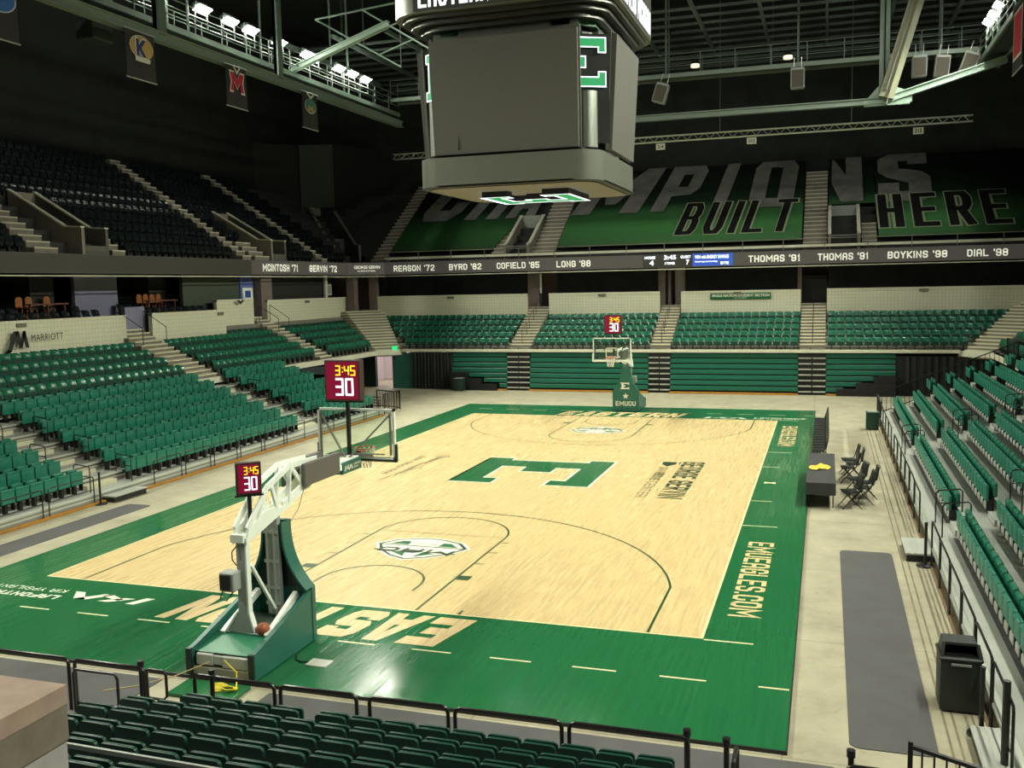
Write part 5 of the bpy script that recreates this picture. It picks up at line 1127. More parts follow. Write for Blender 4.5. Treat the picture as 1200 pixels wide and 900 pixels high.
banner(14.05,15.6,'black banner with a small green and gold emblem', lambda r,h: emb(r, [(SC_(oval,.85,0,-.72),WHB,'emblem_edge'),(SC_(oval,.78,0,-.70),TEAL,'emblem_ground'),([(-.35,-1.05),(-.2,-.65),(.0,-.8),(.2,-.65),(.35,-1.05),(.1,-.95),(-.1,-.95)],GOLD,'emblem_front'),([(-.4,-.1),(0,-.35),(.4,-.1),(.3,-.05),(0,-.2),(-.3,-.05)],WHB,'chevron')]))
banner(-6.3,-4.75,'black banner with a blue shape, cut by the picture edge', lambda r,h: emb(r, [(SC_(oval,1.06,0,-.55),WHB,'emblem_edge'),(SC_(oval,.98,0,-.55),BLU,'emblem_ground')]))

r = empty('team_banner', (16.85,12.0,17.3), label='red and white edged banner cut by the upper right picture edge', cat='banner'); q = MB(); q.box(-.02,.02,-1.0,1.0,-2.6,0); q.build('cloth', pm('banner_black',(0.02,0.02,0.02),.7), r)
q = MB(); q.box(-.03,-.021,-.8,.8,-2.0,-.3); q.build('emblem_ground', REDB, r); q = MB(); q.box(-.028,-.0205,-.88,.88,-2.1,-.2); q.build('emblem_edge', WHB, r); q = MB(); q.tube([(0,-1.05,-2.6),(0,1.05,-2.6)],.03,6); q.build('rod', GREYP, r)
# ------------------------------------------------------------------ portable basketball goals (local: court centre towards +y, origin under the base at x=0, y offset -14.33 baseline)
GLASS = bpy.data.materials.new('clear_board'); GLASS.use_nodes = True
_N, _L = nt(GLASS); _b = _N['Principled BSDF']; _tr = _N.new('ShaderNodeBsdfTransparent'); _tr.inputs[0].default_value = (.90,.95,.91,1); _gl = _N.new('ShaderNodeBsdfGlossy'); _gl.inputs['Roughness'].default_value = .03; _gl.inputs[0].default_value = (1,1,1,1)
_fr = _N.new('ShaderNodeFresnel'); _fr.inputs[0].default_value = 1.4; _mx = _N.new('ShaderNodeMixShader'); _L.new(_fr.outputs[0], _mx.inputs[0]); _L.new(_tr.outputs[0], _mx.inputs[1]); _L.new(_gl.outputs[0], _mx.inputs[2]); _L.new(_mx.outputs[0], _N['Material Output'].inputs[0])
RIMM = pm('rim_orange', (0.50,0.10,0.05), .4); NETM = pm('net_white', (0.75,0.75,0.68), .7)
def goal(y_sign, lab, ball=False):
    s = 1 if y_sign < 0 else -1
    root = empty('basketball_goal', (0, y_sign*16.4, 0.003), 0 if s == 1 else math.pi, lab, 'basketball goal'); oy = -16.4   # local y = s*world + ...
    Y = lambda y: y-oy
    # base
    for sx in (-1,1):
        q = MB(); x = .62*sx; q.prism([(Y(-18.33),.03),(Y(-18.33),.48),(Y(-18.1),.53),(Y(-16.36),1.02),(Y(-16.36),.03)], x-.045, x+.045, 'x'); q.build('side_pad', PADG, root)
        q = MB(); q.prism([(Y(-18.37),.03),(Y(-18.37),.49),(Y(-18.32),.50),(Y(-18.32),.03)], x-.05, x+.05, 'x'); q.build('pad_edge', PADD, root)
    q = MB(); q.box(-.57,.57,Y(-18.2),Y(-16.4),.06,.20); q.build('base_frame', GREYP, root)
    q = MB(); q.add([(-.56,Y(-18.25),.42),(.56,Y(-18.25),.42),(.56,Y(-17.55),.52),(-.56,Y(-17.55),.52),(-.56,Y(-17.45),.36),(.56,Y(-17.45),.36)], [(0,1,2,3),(3,2,5,4)]); q.build('base_cover', pm('cover_green',(0.02,0.17,0.09),.35), root)
    q = MB(); q.rbox(-.52,-.18,Y(-18.3),Y(-18.0),.20,.40,.015,1); q.rbox(.0,.54,Y(-18.3),Y(-18.0),.18,.39,.015,1); q.rbox(-.18,.0,Y(-18.28),Y(-18.0),.22,.38,.01,1); q.build('weight_box', pm('box_grey',(0.42,0.44,0.40),.5), root)
    q = MB(); q.box(-.56,.54,Y(-18.32),Y(-18.1),.04,.17); q.build('weight_tray', pm('tray_tan',(0.34,0.33,0.24),.6), root)
    q = MB(); q.add([(-.55,Y(-17.4),.42),(.55,Y(-17.4),.42),(.55,Y(-16.45),.50),(-.55,Y(-16.45),.50)], [(0,1,2,3)]); q.build('inner_deck', pm('deck_sage',(0.10,0.15,0.12),.6), root)
    for sx in (-1,1): q = MB(); q.bar((sx*.45,Y(-17.6),.5),(sx*.40,Y(-16.5),.95),.09,.12); q.build('inner_rail', WHITEP, root)
    # rear mast
    q = MB(); q.prism([(-.11,.90),(-.10,1.85),(.06,1.85),(.07,.90),(.20,.55),(-.36,.55)], Y(-17.58), Y(-17.49), 'y'); q.box(-.10,-.04,Y(-17.58),Y(-17.49),1.85,2.22); q.box(.0,.06,Y(-17.58),Y(-17.49),1.85,2.22); q.build('mast', GREYP, root)
    q = MB(); q.bar((.09,Y(-17.53),.9),(.09,Y(-17.53),2.25),.035,.12,(0,1,0)); q.bar((.09,Y(-17.53),.92),(.20,Y(-17.53),.55),.035,.12,(0,1,0)); q.bar((-.13,Y(-17.53),.92),(-.38,Y(-17.53),.55),.035,.12,(0,1,0)); q.build('mast_flange', WHITEP, root)
    q = MB(); q.rbox(-.30,-.0,Y(-17.85),Y(-17.6),1.36,1.70,.02,1); q.build('control_box', GREYP, root); q = MB(); q.box(-.27,-.06,Y(-17.87),Y(-17.85),1.40,1.66); q.build('control_face', BLACK, root)
    q = MB(); q.tube([(-.2,Y(-17.86),1.42),(-.25,Y(-17.9),1.25),(-.12,Y(-17.9),1.22),(-.05,Y(-17.7),1.4)],.015,5); q.tube([(-.12,Y(-17.56),1.75),(-.19,Y(-17.58),1.86),(-.19,Y(-17.58),2.0),(-.09,Y(-17.56),2.12)],.012,5); q.build('hose', BLACK, root)
    q = MB(); q.bar((.1,Y(-17.45),1.75),(.1,Y(-16.75),.72),.05); q.build('strut', WHITEP, root)
    # front tower and curved pad
    q = MB(); q.box(-.13,.13,Y(-16.62),Y(-16.50),.55,2.48); q.build('tower', GREYP, root)
    q = MB()
    for z in (.75,1.05,1.55,2.1): q.box(-.15,.15,Y(-16.65),Y(-16.62),z,z+.06)
    q.box(-.09,-.05,Y(-16.66),Y(-16.62),.6,2.2); q.box(.05,.09,Y(-16.66),Y(-16.62),.6,2.2); q.build('tower_guide', SILV, root)
    prof = []
    for k in range(13):
        f = k/12; z = 1.06+f*1.25; x = .22+.46*(1-f)**2.6; prof.append((x,z))
    outl = [(-.68,.03)]+[(-x,z) for x,z in prof]+[(x,z) for x,z in prof[::-1]]+[(.68,.03)]
    q = MB(); q.prism(outl, Y(-16.40), Y(-16.28), 'y'); q.build('front_pad', PADG, root)
    wing = MB(); pl = [(x,z) for x,z in prof]
    for sx in (-1,1):
        for k in range(12):
            (x0,z0),(x1,z1) = pl[k], pl[k+1]; wing.add([(sx*x0,Y(-16.6),z0),(sx*x1,Y(-16.6),z1),(sx*x1,Y(-16.4),z1),(sx*x0,Y(-16.4),z0),(sx*(x0-.04),Y(-16.6),z0),(sx*(x1-.04),Y(-16.6),z1),(sx*(x1-.04),Y(-16.4),z1),(sx*(x0-.04),Y(-16.4),z0)], [(0,1,2,3),(4,7,6,5),(0,4,5,1)])
    wing.build('pad_wing', PADG, root)
    q = MB(); q.prism([(-x+.02 if x > 0 else 0, z) for x,z in prof]+[(x-.02,z) for x,z in prof[::-1]], Y(-16.42), Y(-16.41), 'y'); q.build('pad_back', PADD, root)
    q = MB(); caps(q, 'EMUCU', (.52,Y(-16.275),.30), (-1,0,0), (0,0,1), 1.04, .24, th=.26)
    star = []
    for k in range(10): a = math.radians(90+36*k); r_ = .17 if k % 2 == 0 else .075; star.append((r_*math.cos(a)+.0, r_*math.sin(a)+.80))
    poly(q, star, (0,Y(-16.275),0), (-1,0,0), (0,0,1), .002); poly(q, [(a*.10,b*.07+1.33) for a,b in EO], (0,Y(-16.275),0), (-1,0,0), (0,0,1), .002); q.build('pad_logo', PAINTW, root)
    # arm: lattice sides, then the forward beam
    for sx in (-1,1):
        x = .13*sx; q = MB()
        lo = [(Y(-17.62),2.22),(Y(-16.3),2.55),(Y(-15.2),2.86),(Y(-14.0),2.86)]; hi = [(Y(-17.55),2.42),(Y(-16.9),3.02),(Y(-16.1),3.28),(Y(-15.1),3.24)]
        for P_ in (lo,hi):
            for a,b in zip(P_,P_[1:]): q.bar((x,a[0],a[1]),(x,b[0],b[1]),.04,.11)
        for a,b in (((Y(-17.3),2.34),(Y(-16.9),3.0)),((Y(-16.55),2.52),(Y(-16.75),3.05)),((Y(-16.2),2.6),(Y(-16.1),3.25)),((Y(-15.6),2.75),(Y(-16.05),3.25)),((Y(-15.3),2.85),(Y(-15.15),3.24))): q.bar((x,)+a,(x,)+b,.045,.08)
        q.prism([(Y(-17.62),2.16),(Y(-16.5),2.44),(Y(-16.5),2.60),(Y(-17.0),2.62),(Y(-17.55),2.40)], x-.019, x+.019, 'x'); q.prism([(Y(-16.4),2.48),(Y(-15.3),2.78),(Y(-15.3),2.96),(Y(-16.4),2.66)], x-.019, x+.019, 'x'); q.build('arm_side', WHITEP, root)
    q = MB(); q.box(-.14,.12,Y(-17.68),Y(-17.45),2.20,2.34); q.build('arm_pivot', WHITEP, root)
    q = MB(); q.box(-.13,.13,Y(-14.55),Y(-13.3),2.80,2.98); q.build('arm_beam', WHITEP, root)
    for sx in (-1,1): q = MB(); q.rbox(sx*.16,sx*.25,Y(-15.75),Y(-14.35),2.80,3.24,.02,1); q.build('arm_board', pm('board_grey',(0.10,0.095,0.085),.6), root)
    q = MB(); q.rbox(-.17,.17,Y(-14.1),Y(-13.25),2.70,2.95,.02,1); q.build('arm_pad', PADG, root)
    q = MB(); kia(q, (.176,Y(-14.03),2.77), (0,1,0), (0,0,1), .36, .11, 0); text(q, 'LaFONTAINE', (.176,Y(-13.62),2.83), (0,1,0), (0,0,1), .3, .05); text(q, 'KIA', (.176,Y(-13.62),2.77), (0,1,0), (0,0,1), .2, .04); q.build('arm_lettering', PAINTW, root)
    q = MB(); q.bar((.06,Y(-16.55),2.45),(.06,Y(-16.4),2.75),.07); q.bar((.0,Y(-16.5),2.4),(.1,Y(-15.9),2.7),.03); q.build('lift_rod', WHITEP, root)
    q = MB(); q.tube([(.15,Y(-15.6),2.8),(.16,Y(-15.9),2.4),(.16,Y(-16.4),2.1)],.008,4); q.build('cable', BLACK, root)
    # backboard
    by = Y(-13.10); q = MB(); q.box(-.90,.90,by-.006,by+.006,2.92,3.95); q.build('backboard_glass', GLASS, root)
    q = MB()
    for a in ((-.93,-.88,2.88,3.98),(.88,.93,2.88,3.98)): q.box(a[0],a[1],by-.05,by+.012,a[2],a[3])
    q.box(-.93,.93,by-.05,by+.012,3.93,3.98); q.box(-.93,.93,by-.05,by+.012,2.88,2.93); q.build('backboard_frame', WHITEP, root)
    q = MB()
    for a in ((-.305,-.255,3.05,3.51),(.255,.305,3.05,3.51),(-.305,.305,3.46,3.51),(-.305,.305,3.05,3.09)): q.box(a[0],a[1],by+.008,by+.012,a[2],a[3])
    if s == -1: q.build('target_square', PAINTW, root)
    q = MB(); q.rbox(-.96,.96,by-.05,by+.035,2.82,2.89,.02,1); q.rbox(-.965,-.90,by-.05,by+.035,2.82,3.22,.02,1); q.rbox(.90,.965,by-.05,by+.035,2.82,3.22,.02,1); q.build('edge_pad', PADD if s == 1 else WHITEP, root)
    q = MB()
    for sx in (-1,1): q.bar((0,Y(-13.6),2.92),(sx*.82,by-.06,3.85),.035)
    q.bar((-.84,by-.07,2.98),(-.84,by-.07,3.9),.04); q.bar((.84,by-.07,2.98),(.84,by-.07,3.9),.04); q.build('board_brace', pm('brace_grey',(0.17,0.16,0.14),.5), root)
    q = MB(); q.box(-.4,.4,by-.10,by-.03,2.93,3.0); q.bar((-.6,by-.1,3.0),(.7,by-.1,3.0),.03); q.build('board_mount', GREYP, root)
    q = MB(); q.tube([(.2286*math.cos(a),Y(-12.755)+.2286*math.sin(a),3.05) for a in [2*math.pi*k/28 for k in range(28)]], .013, 8, closed=True); q.box(-.08,.08,Y(-12.985),by,2.98,3.04); q.bar((-.1,Y(-12.96),3.03),(-.07,by,2.95),.02); q.bar((.1,Y(-12.96),3.03),(.07,by,2.95),.02); q.build('rim', RIMM, root)
    q = MB(); n = 12
    for k in range(n):
        for sg in (-1,1):
            pts = []
            for j in range(6):
                f = j/5; r_ = .225-.115*f+.02*f*f; a = 2*math.pi*(k/n + sg*f*.14); pts.append((r_*math.cos(a), Y(-12.755)+r_*math.sin(a), 3.04-.42*f))
            q.tube(pts, .009, 4)
    q.build('net', NETM, root)
    return root
goal(-1,'near portable basketball goal seen from behind with white arm and green pads')
goal(1,'far portable basketball goal facing the camera with white lettering on its pad')
def clock(loc, rz, w_, h_, lab, both=False, post=None, d=.22):
    r = empty('shot_clock', loc, rz, lab, 'shot clock')
    q = MB(); q.rbox(-w_/2,w_/2,-d/2,d/2,0,h_,.015,1); q.build('case', pm('clock_case',(0.05,0.022,0.022),.5), r)
    q = MB(); q.box(-w_/2+.04,w_/2-.04,-d/2-.006,-d/2,.04,h_-.04); q.build('display_face', LEDR, r)
    t = w_*.032
    O = (0,-d/2-.007,0)
    q = MB(); x = -w_*.16
    for ch in '3:45':
        if ch == ':':
            for zz in (.70,.80): poly(q, [(x,h_*zz),(x+w_*.03,h_*zz),(x+w_*.03,h_*zz+w_*.03),(x,h_*zz+w_*.03)], O, (1,0,0), (0,0,1), .003)
            x += w_*.075
        else: digit(q, ch, (x,O[1],h_*.64), (1,0,0), (0,0,1), w_*.11, h_*.22, t*1.1, .003); x += w_*.175
    q.build('time_digits', LEDY, r)
    q = MB(); digit(q,'3',(-w_*.16,O[1],h_*.16),(1,0,0),(0,0,1),w_*.18,h_*.38,t*1.7,.003); digit(q,'0',(w_*.12,O[1],h_*.16),(1,0,0),(0,0,1),w_*.18,h_*.38,t*1.7,.003); q.build('shot_digits', LEDW, r)
    if post: q = MB(); q.bar((0,d/2 if post > .9 else 0,-post),(0,d/2 if post > .9 else 0,.02),.07); q.build('post', BLACK, r); q = MB(); q.box(-w_/2-.03,w_/2+.03,-.05,.05,-.035,-.005); q.build('shelf', BLACK, r)
    return r
clock((-.12,-13.35,4.18), 0, .84, .88, 'large shot clock on a black post above the near backboard', post=1.25)
clock((.0,13.45,4.16), 0, .84, .9, 'small looking red shot clock above the far backboard', post=1.25)
clock((0,-17.25,2.98), math.radians(38), .44, .58, 'small shot clock on the rear end of the near goal arm', post=.62, d=.14)
# ball, cable, paper, ropes, green panel
q = MB(); bm = bmesh.new(); bmesh.ops.create_uvsphere(bm, u_segments=24, v_segments=16, radius=.12); q.bm(bm); ball = q.build('basketball', pm('ball_orange',(0.36,0.10,0.045),.6,noise=.1,nscale=60,bump=.2), smooth=True, loc=(.32,-17.50,.62)); tag(ball,'orange basketball resting in the base of the near goal','ball')
q = MB()
for ax in range(3):
    pts = []
    for k in range(32):
        a = 2*math.pi*k/32; v = [0,0,0]; v[ax] = math.cos(a)*.1205; v[(ax+1)%3] = math.sin(a)*.1205; pts.append(tuple(v))
    q.tube(pts, .003, 4, closed=True)
q.build('seam', BLACK, ball)
q = MB(); q.box(1.08,1.48,-17.42,-17.12,.003,.02); tag(q.build('floor_plate', pm('plate_white',(.6,.62,.55),.5)), 'white square cable plate on the glossy green floor beside the near goal', 'plate')
q = MB(); q.tube([(.68,-17.0,.02),(.8,-17.25,.015),(.95,-17.32,.015),(1.08,-17.27,.015)],.012,6); tag(q.build('power_cable', BLACK), 'black cable from the near goal to the white floor plate', 'cable')
q = MB(); q.box(-.55,.66,-19.05,-18.45,FZ,FZ+.06); tag(q.build('floor_panel', GREENB), 'loose green floor panel lying behind the near goal', 'panel')
q = MB(); pts = []
for k in range(46): a = k*.62; r_ = .10+.05*math.sin(k*1.3); pts.append((.33+r_*1.6*math.cos(a), -18.72+r_*math.sin(a), FZ+.075+.0012*k))
q.tube(pts,.012,5); q.tube([(.55,-18.7,.03),(.38,-18.42,.2),(.1,-18.36,.36)],.012,5); tag(q.build('yellow_rope', pm('rope_yellow',(0.75,0.62,0.03),.6), smooth=True), 'coiled yellow cord on the loose green panel', 'cord')
q = MB(); q.tube([(-.2,-18.36,.3),(-.7,-18.6,.1),(-1.3,-18.9,FZ+.02),(-1.7,-19.2,FZ+.02)],.01,5); tag(q.build('tan_cord', pm('cord_tan',(0.45,0.36,0.15),.7)), 'thin tan cord running from the near goal to the floor', 'cord')

# ------------------------------------------------------------------ scorers' table, folding chairs
tb = empty('scorers_table', (9.63,-.6,FZ), label='long row table under a black cloth at the court side', cat='table'); T0 = FZ
q = MB(); q.box(-.40,.40,-2.5,2.45,.72,.755); q.build('tabletop', GREYP, tb)
for y in (-2.3,-.1,.1,2.2):
    for x in (-.34,.34): q = MB(); q.bar((x,y,0),(x,y,.72),.035); q.build('leg', BLACK, tb)
CLOTH = pm('black_cloth', (0.035,0.036,0.038), .75, noise=.15, nscale=3)
q = MB(); nx, ny = 4, 20; vs = []; fs = []
zt = .762; q.box(-.41,.41,-2.51,2.46,.757,zt)
def skirt(pts, zb, n, amp):
    vs = []; fs = []
    for k in range(n+1):
        f = k/n; x = pts[0][0]+(pts[1][0]-pts[0][0])*f; y = pts[0][1]+(pts[1][1]-pts[0][1])*f; d = Vector((pts[1][1]-pts[0][1], -(pts[1][0]-pts[0][0]))).normalized()*(amp*math.sin(k*1.7))
        vs += [(x+d.x,y+d.y,zb+.012*math.sin(k*.9)),(x,y,zt)]
        if k: fs.append((2*k-2,2*k,2*k+1,2*k-1))
    q.add(vs, fs)
skirt([(-.41,-2.51),(.41,-2.51)], .40, 8, .008); skirt([(-.41,2.46),(-.41,-2.51)], .02, 60, .02); skirt([(.41,-2.51),(.41,2.46)], .40, 30, .008); skirt([(.41,2.46),(-.41,2.46)], .03, 8, .01)
tag(q.build('tablecloth', CLOTH, loc=(9.63,-.6,FZ)), 'black cloth draped over the long court side table', 'tablecloth')
q = MB(); bm = bmesh.new(); bmesh.ops.create_grid(bm, x_segments=18, y_segments=10, size=.5); r9 = random.Random(5)
for v in bm.verts:
    x,y = v.co.x, v.co.y; rr_ = (x*1.9)**2+(y*2.1)**2; v.co = Vector((x*.66*(1-.45*abs(y)), y*.50+.13*math.sin(x*6), .012+max(0,.13-.10*rr_)*(.55+.45*math.sin(x*15+y*9)) + r9.uniform(0,.02)))
q.bm(bm); tag(q.build('yellow_cloth', YEL, smooth=True, loc=(9.58,-.9,FZ+.768)), 'crumpled yellow cloth lying on the black table', 'cloth')
CH = pm('chair_black', (0.013,0.014,0.014), .38); CHV = pm('chair_vinyl', (0.020,0.024,0.024), .28)
def fold_chair(x,y,rz,lab,grp,first=[None]):
    if first[0] is None:
        r = empty('folding_chair'); 
        q = MB(); q.rbox(-.21,.21,-.20,.20,.43,.475,.02,2); q.build('seat', CHV, r, smooth=True)
        q = MB(); q.rbox(-.21,.21,-.02,.025,-.19,.19,.02,2, Matrix.Translation((0,-.285,.72)) @ Matrix.Rotation(.16,4,'X')); q.build('backrest', CHV, r, smooth=True)
        q = MB(); q.rbox(-.055,.055,-.034,-.018,-.03,.09,.015,1, Matrix.Translation((0,-.285,.72)) @ Matrix.Rotation(.16,4,'X')); q.build('back_emblem', GREYP, r)
        for sx in (-1,1):
            q = MB(); q.tube([(sx*.225,.24,0),(sx*.225,-.20,.50),(sx*.225,-.32,.90)],.013,6); q.build('front_leg', CH, r)
            q = MB(); q.tube([(sx*.205,-.28,0),(sx*.205,.14,.44)],.013,6); q.build('rear_leg', CH, r)
        q = MB(); q.tube([(-.225,-.32,.90),(-.20,-.335,.925),(.20,-.335,.925),(.225,-.32,.90)],.013,6); q.build('top_rail', CH, r)
        q = MB(); q.tube([(-.225,.15,.10),(.225,.15,.10)],.009,5); q.tube([(-.205,-.20,.09),(.205,-.20,.09)],.009,5); q.build('stretcher', CH, r)
        note_kids(r); first[0] = r; o = r
    else: o = copy_tree(first[0])
    o.location = (x,y,FZ); o.rotation_euler = (0,0,rz); o.scale = (1.08,1.08,1.08); tag(o, lab, 'chair', grp)
for k in range(14): fold_chair(9.50, 4.05+.63*k, H, 'black folding chair, %s in the straight row beyond the black table' % ordn(k+1), 'row of black folding chairs')
for x,y,rz,l in ((10.42,-2.75,H+.25,'black folding chair nearest the camera behind the black table'),(10.78,-2.15,H+.15,'black folding chair second behind the near end of the black table'),(10.92,-1.35,H+.1,'black folding chair third, turned towards the black table'),(10.62,-.85,H+.3,'black folding chair with its seat low, middle of the loose group'),(10.45,.95,H+.1,'black folding chair close to the far half of the black table'),(10.62,1.7,H+.05,'black folding chair behind the one closest to the table'),(10.50,2.4,H+.1,'black folding chair at the far end behind the black table')): fold_chair(x,y,rz,l,'loose black folding chairs behind the table')

# ------------------------------------------------------------------ bins, posts, steps
def bin_(x,y,w_,h_,lab,col,hood=True):
    r = empty('trash_bin', (x,y,FZ), label=lab, cat='trash bin'); C_ = pm(col[0],col[1],.45)
    q = MB(); q.rbox(-w_/2,w_/2,-w_/2,w_/2,.02,h_*.82,.03,2); q.build('body', C_, r, smooth=True)
    q = MB(); q.rbox(-w_/2-.02,w_/2+.02,-w_/2-.02,w_/2+.02,h_*.80,h_*.86,.02,1); q.build('collar', C_, r)
    if hood:
        q = MB(); a = w_/2-.02; zb, zt_ = h_*.86, h_*1.04; b = a*.86
        q.add([(-a,-a,zb),(a,-a,zb),(a,a,zb),(-a,a,zb),(-b,-b*.72,zt_),(b,-b*.72,zt_),(b,b,zt_),(-b,b,zt_)], [(4,5,6,7),(1,2,6,5),(2,3,7,6),(3,0,4,7)])
        q.bar((-a,-a,zb),(-b,-b*.72,zt_),.05); q.bar((a,-a,zb),(b,-b*.72,zt_),.05); q.bar((-b,-b*.72,zt_),(b,-b*.72,zt_),.04); q.build('hood', C_, r)
        q = MB(); q.box(-a+.03,a-.03,-a+.05,a-.05,zb,zb+.02); q.build('opening', BLACK, r)
        q = MB(); q.bar((-.14,-w_/2-.03,h_*.76),(.14,-w_/2-.03,h_*.76),.03); q.build('handle', GREYP, r)
    else: q = MB(); q.box(-w_/2+.06,w_/2-.06,-w_/2+.06,w_/2-.06,h_*.86,h_*.88); q.build('opening', GREYP, r)
bin_(11.72,-16.0,.58,1.02,'dark hooded trash bin beside the long grey mat',('bin_dark',(0.020,0.026,0.022)))
bin_(11.70,12.7,.52,.92,'dark green square bin at the foot of the sloping picket rail',('bin_green',(0.012,0.055,0.035)),False)
bin_(-12.4,24.6,.62,.95,'dark green bin in front of the black drape end',('bin_deep',(0.010,0.03,0.022)),False)
def stanchion(x,y,h_,lab):
    r = empty('stanchion_post', (x,y,FZ), label=lab, cat='post'); q = MB(); q.cyl(0,0,0,.03,.20,24,.19); q.cyl(0,0,.03,.05,.12,20,.06); q.build('base', BLACK, r, smooth=True); q = MB(); q.cyl(0,0,.03,h_,.034,12); q.cyl(0,0,h_,h_+.03,.04,12); q.build('pole', BLACK, r, smooth=True)
stanchion(11.95,-8.35,1.0,'black belt post standing by the middle wooden step'); stanchion(11.92,-16.95,1.0,'black belt post standing in front of the dark hooded bin'); stanchion(-12.0,-7.6,1.0,'black belt post at the near gap in the side bleachers')
for x0,x1,y0,y1,lab in ((11.55,12.2,-8.05,-6.6,'grey portable step at the aisle foot beside the black belt post'),(11.75,12.4,-19.0,-17.1,'grey ribbed portable step at the lower corner of the picture'),(-12.2,-11.7,-7.3,-5.8,'grey portable step at the gap in the side bleachers')):
    r = empty('portable_step', ((x0+x1)/2,(y0+y1)/2,FZ), label=lab, cat='step'); a = (x1-x0)/2; b = (y1-y0)/2
    q = MB(); q.box(-a,a,-b,b,.16,.20); 
    for k in range(4): q.box(-a+.02+.16*k,-a+.10+.16*k,-b,b,.20,.207)
    q.build('tread', ALU, r); q = MB(); q.box(-a+.02,a-.02,-b-.005,b,0,.16); q.build('side', BLACK, r)

# ------------------------------------------------------------------ railings
def hoop(pts, lab, grp, r_=.022, mid=(), name='pipe_rail', mat=None):
    o = MB(); o.tube(pts, r_, 8)
    for a,b in mid: o.tube([a,b], r_*.8, 6)
    return tag(o.build(name, mat or BLKRAIL, smooth=True), lab, 'railing', grp)
def ubar(a, b, z0, z1, c=.08):
    a = Vector(a); b = Vector(b); d = (b-a).normalized(); Z = Vector((0,0,1))
    return [a+Z*z0, a+Z*(z1-c), a+Z*(z1-c*.3)+d*c*.3, a+Z*z1+d*c, b+Z*z1-d*c, b+Z*(z1-c*.3)-d*c*.3, b+Z*(z1-c), b+Z*z0]
# near end rails
NY = -20.3
for i,(a,b,l) in enumerate(((-3.2,-1.32,'black pipe rail at the left picture edge above the parapet'),(-1.2,.08,'black pipe rail beside the tall hooked handrail'),(.98,2.32,'black pipe rail in front of the loose green panel'),(2.42,3.62,'black pipe rail second from the green panel'),(3.82,4.98,'black pipe rail third from the green panel'),(5.08,6.55,'black pipe rail fourth from the green panel'),(6.65,8.16,'black pipe rail at the end of the dark seats'))):
    hoop(ubar((a,NY,0),(b,NY,0),.0,1.0), l, 'near end pipe rails', .028)
for x,l in ((1.25,'black post inside the first near rail'),(.0,'tall black post at the stair side of the near rail'),(8.14,'short black post with a cap at the end of the dark seats'),(8.62,'black post pair at the near gap'),(10.05,'black capped post left of the near picket fence')):
    q = MB(); h_ = 1.0 if x != 8.62 else .95; q.cyl(x,NY+.04,FZ,h_,.035,10); q.cyl(x,NY+.04,h_,h_+.09,.05,10); tag(q.build('rail_post', BLKRAIL, smooth=True), l, 'post')
hoop([(8.75,NY,0),(8.75,NY,.92),(8.75,NY-.1,1.0),(8.75,NY-.5,1.0),(8.75,NY-.55,.9)], 'short hooked black rail at the near gap', 'near hooked rails', .028)
hoop([(.22,NY-.1,0),(.22,NY-.1,.98),(.26,NY-.1,1.04),(.52,NY-.1,1.04),(.56,NY-.1,.98),(.56,NY-.1,.66),(.50,NY-.1,.60),(.22,NY-.1,.60)], 'tall black hooked handrail left of the near goal', 'near hooked rails', .022)
hoop([(-.9,NY-.35,.2),(-.9,NY-.35,.95),(-.85,NY-.35,1.02),(-.15,NY-.35,1.02),(-.10,NY-.35,.95),(-.10,NY-.35,.5)], 'black pipe hoop close behind the near rail beside the parapet', 'near hooked rails', .022)
hoop([(-.1,NY-.02,.32),(-1.2,NY-.02,.32)], 'low black cross bar of the near rail beside the parapet', 'near hooked rails', .02)
hoop(ubar((10.0,NY-.05,0),(10.75,NY-.05,0),.0,.93), 'black pipe rail left of the near picket fence', 'near end pipe rails', .028)
root = empty('picket_fence', (10.72,-19.9,FZ), label='black picket fence at the lower corner of the picture', cat='railing'); q = MB(); q.bar((0,0,1.10),(1.75,-.9,1.10),.05,.045); q.bar((0,0,.12),(1.75,-.9,.12),.04); q.build('rail', BLKRAIL, root); q = MB()
for k in range(15): f = k/14; q.bar((1.75*f,-.9*f,.12),(1.75*f,-.9*f,1.1),.022)
for f in (0,.62,1): q.bar((1.75*f,-.9*f,0),(1.75*f,-.9*f,1.16),.055)
q.build('picket', BLKRAIL, root)
hoop([(12.02,-18.2,0),(12.02,-18.2,1.3)], 'thick black post at the right edge beside the ribbed step', 'near hooked rails', .05)
q = MB(); q.bar((1.5,-24.6,2.26),(6.5,-24.6,2.23),.03,.045); tag(q.build('handrail_bar', GREYP), 'grey flat handrail bar crossing the dark seats beside the parapet', 'railing')
# rails along the bleacher fronts
def row_of_hoops(x, ys, z1, grp, txt, r_=.02, fill=False):
    for i,(a,b) in enumerate(ys):
        o = hoop(ubar((x,a,0),(x,b,0),FZ,z1), 'black pipe rail %s, %s from the near end' % (txt, ordn(i+1)), grp, r_, mid=[((x,a,.45),(x,b,.45))] if not fill else [])
        if fill: q = MB(); q.box(x-.008,x+.008,min(a,b)+.05,max(a,b)-.05,.34,.40); q.build('toe_bar', GREYP, o)
seg = []
for a,b,n in ((-18.4,-8.3,6),(-5.35,4.6,6),(6.1,13.4,4)):
    for k in range(n): d = (b-a)/n; seg.append((a+d*k+.05, a+d*(k+1)-.05))
row_of_hoops(12.08, seg, 1.02, 'rails before the right hand bleachers', 'before the bleachers behind the long table', .022, True)
seg = []
for a,b,n in ((-18.0,-7.6,5),(-5.0,5.2,6),(7.6,12.6,3)):
    for k in range(n): d = (b-a)/n; seg.append((a+d*k+.12, a+d*(k+1)-.12))
row_of_hoops(-12.12, seg, .86, 'rails before the side bleachers', 'before the bleachers across the court', .018)
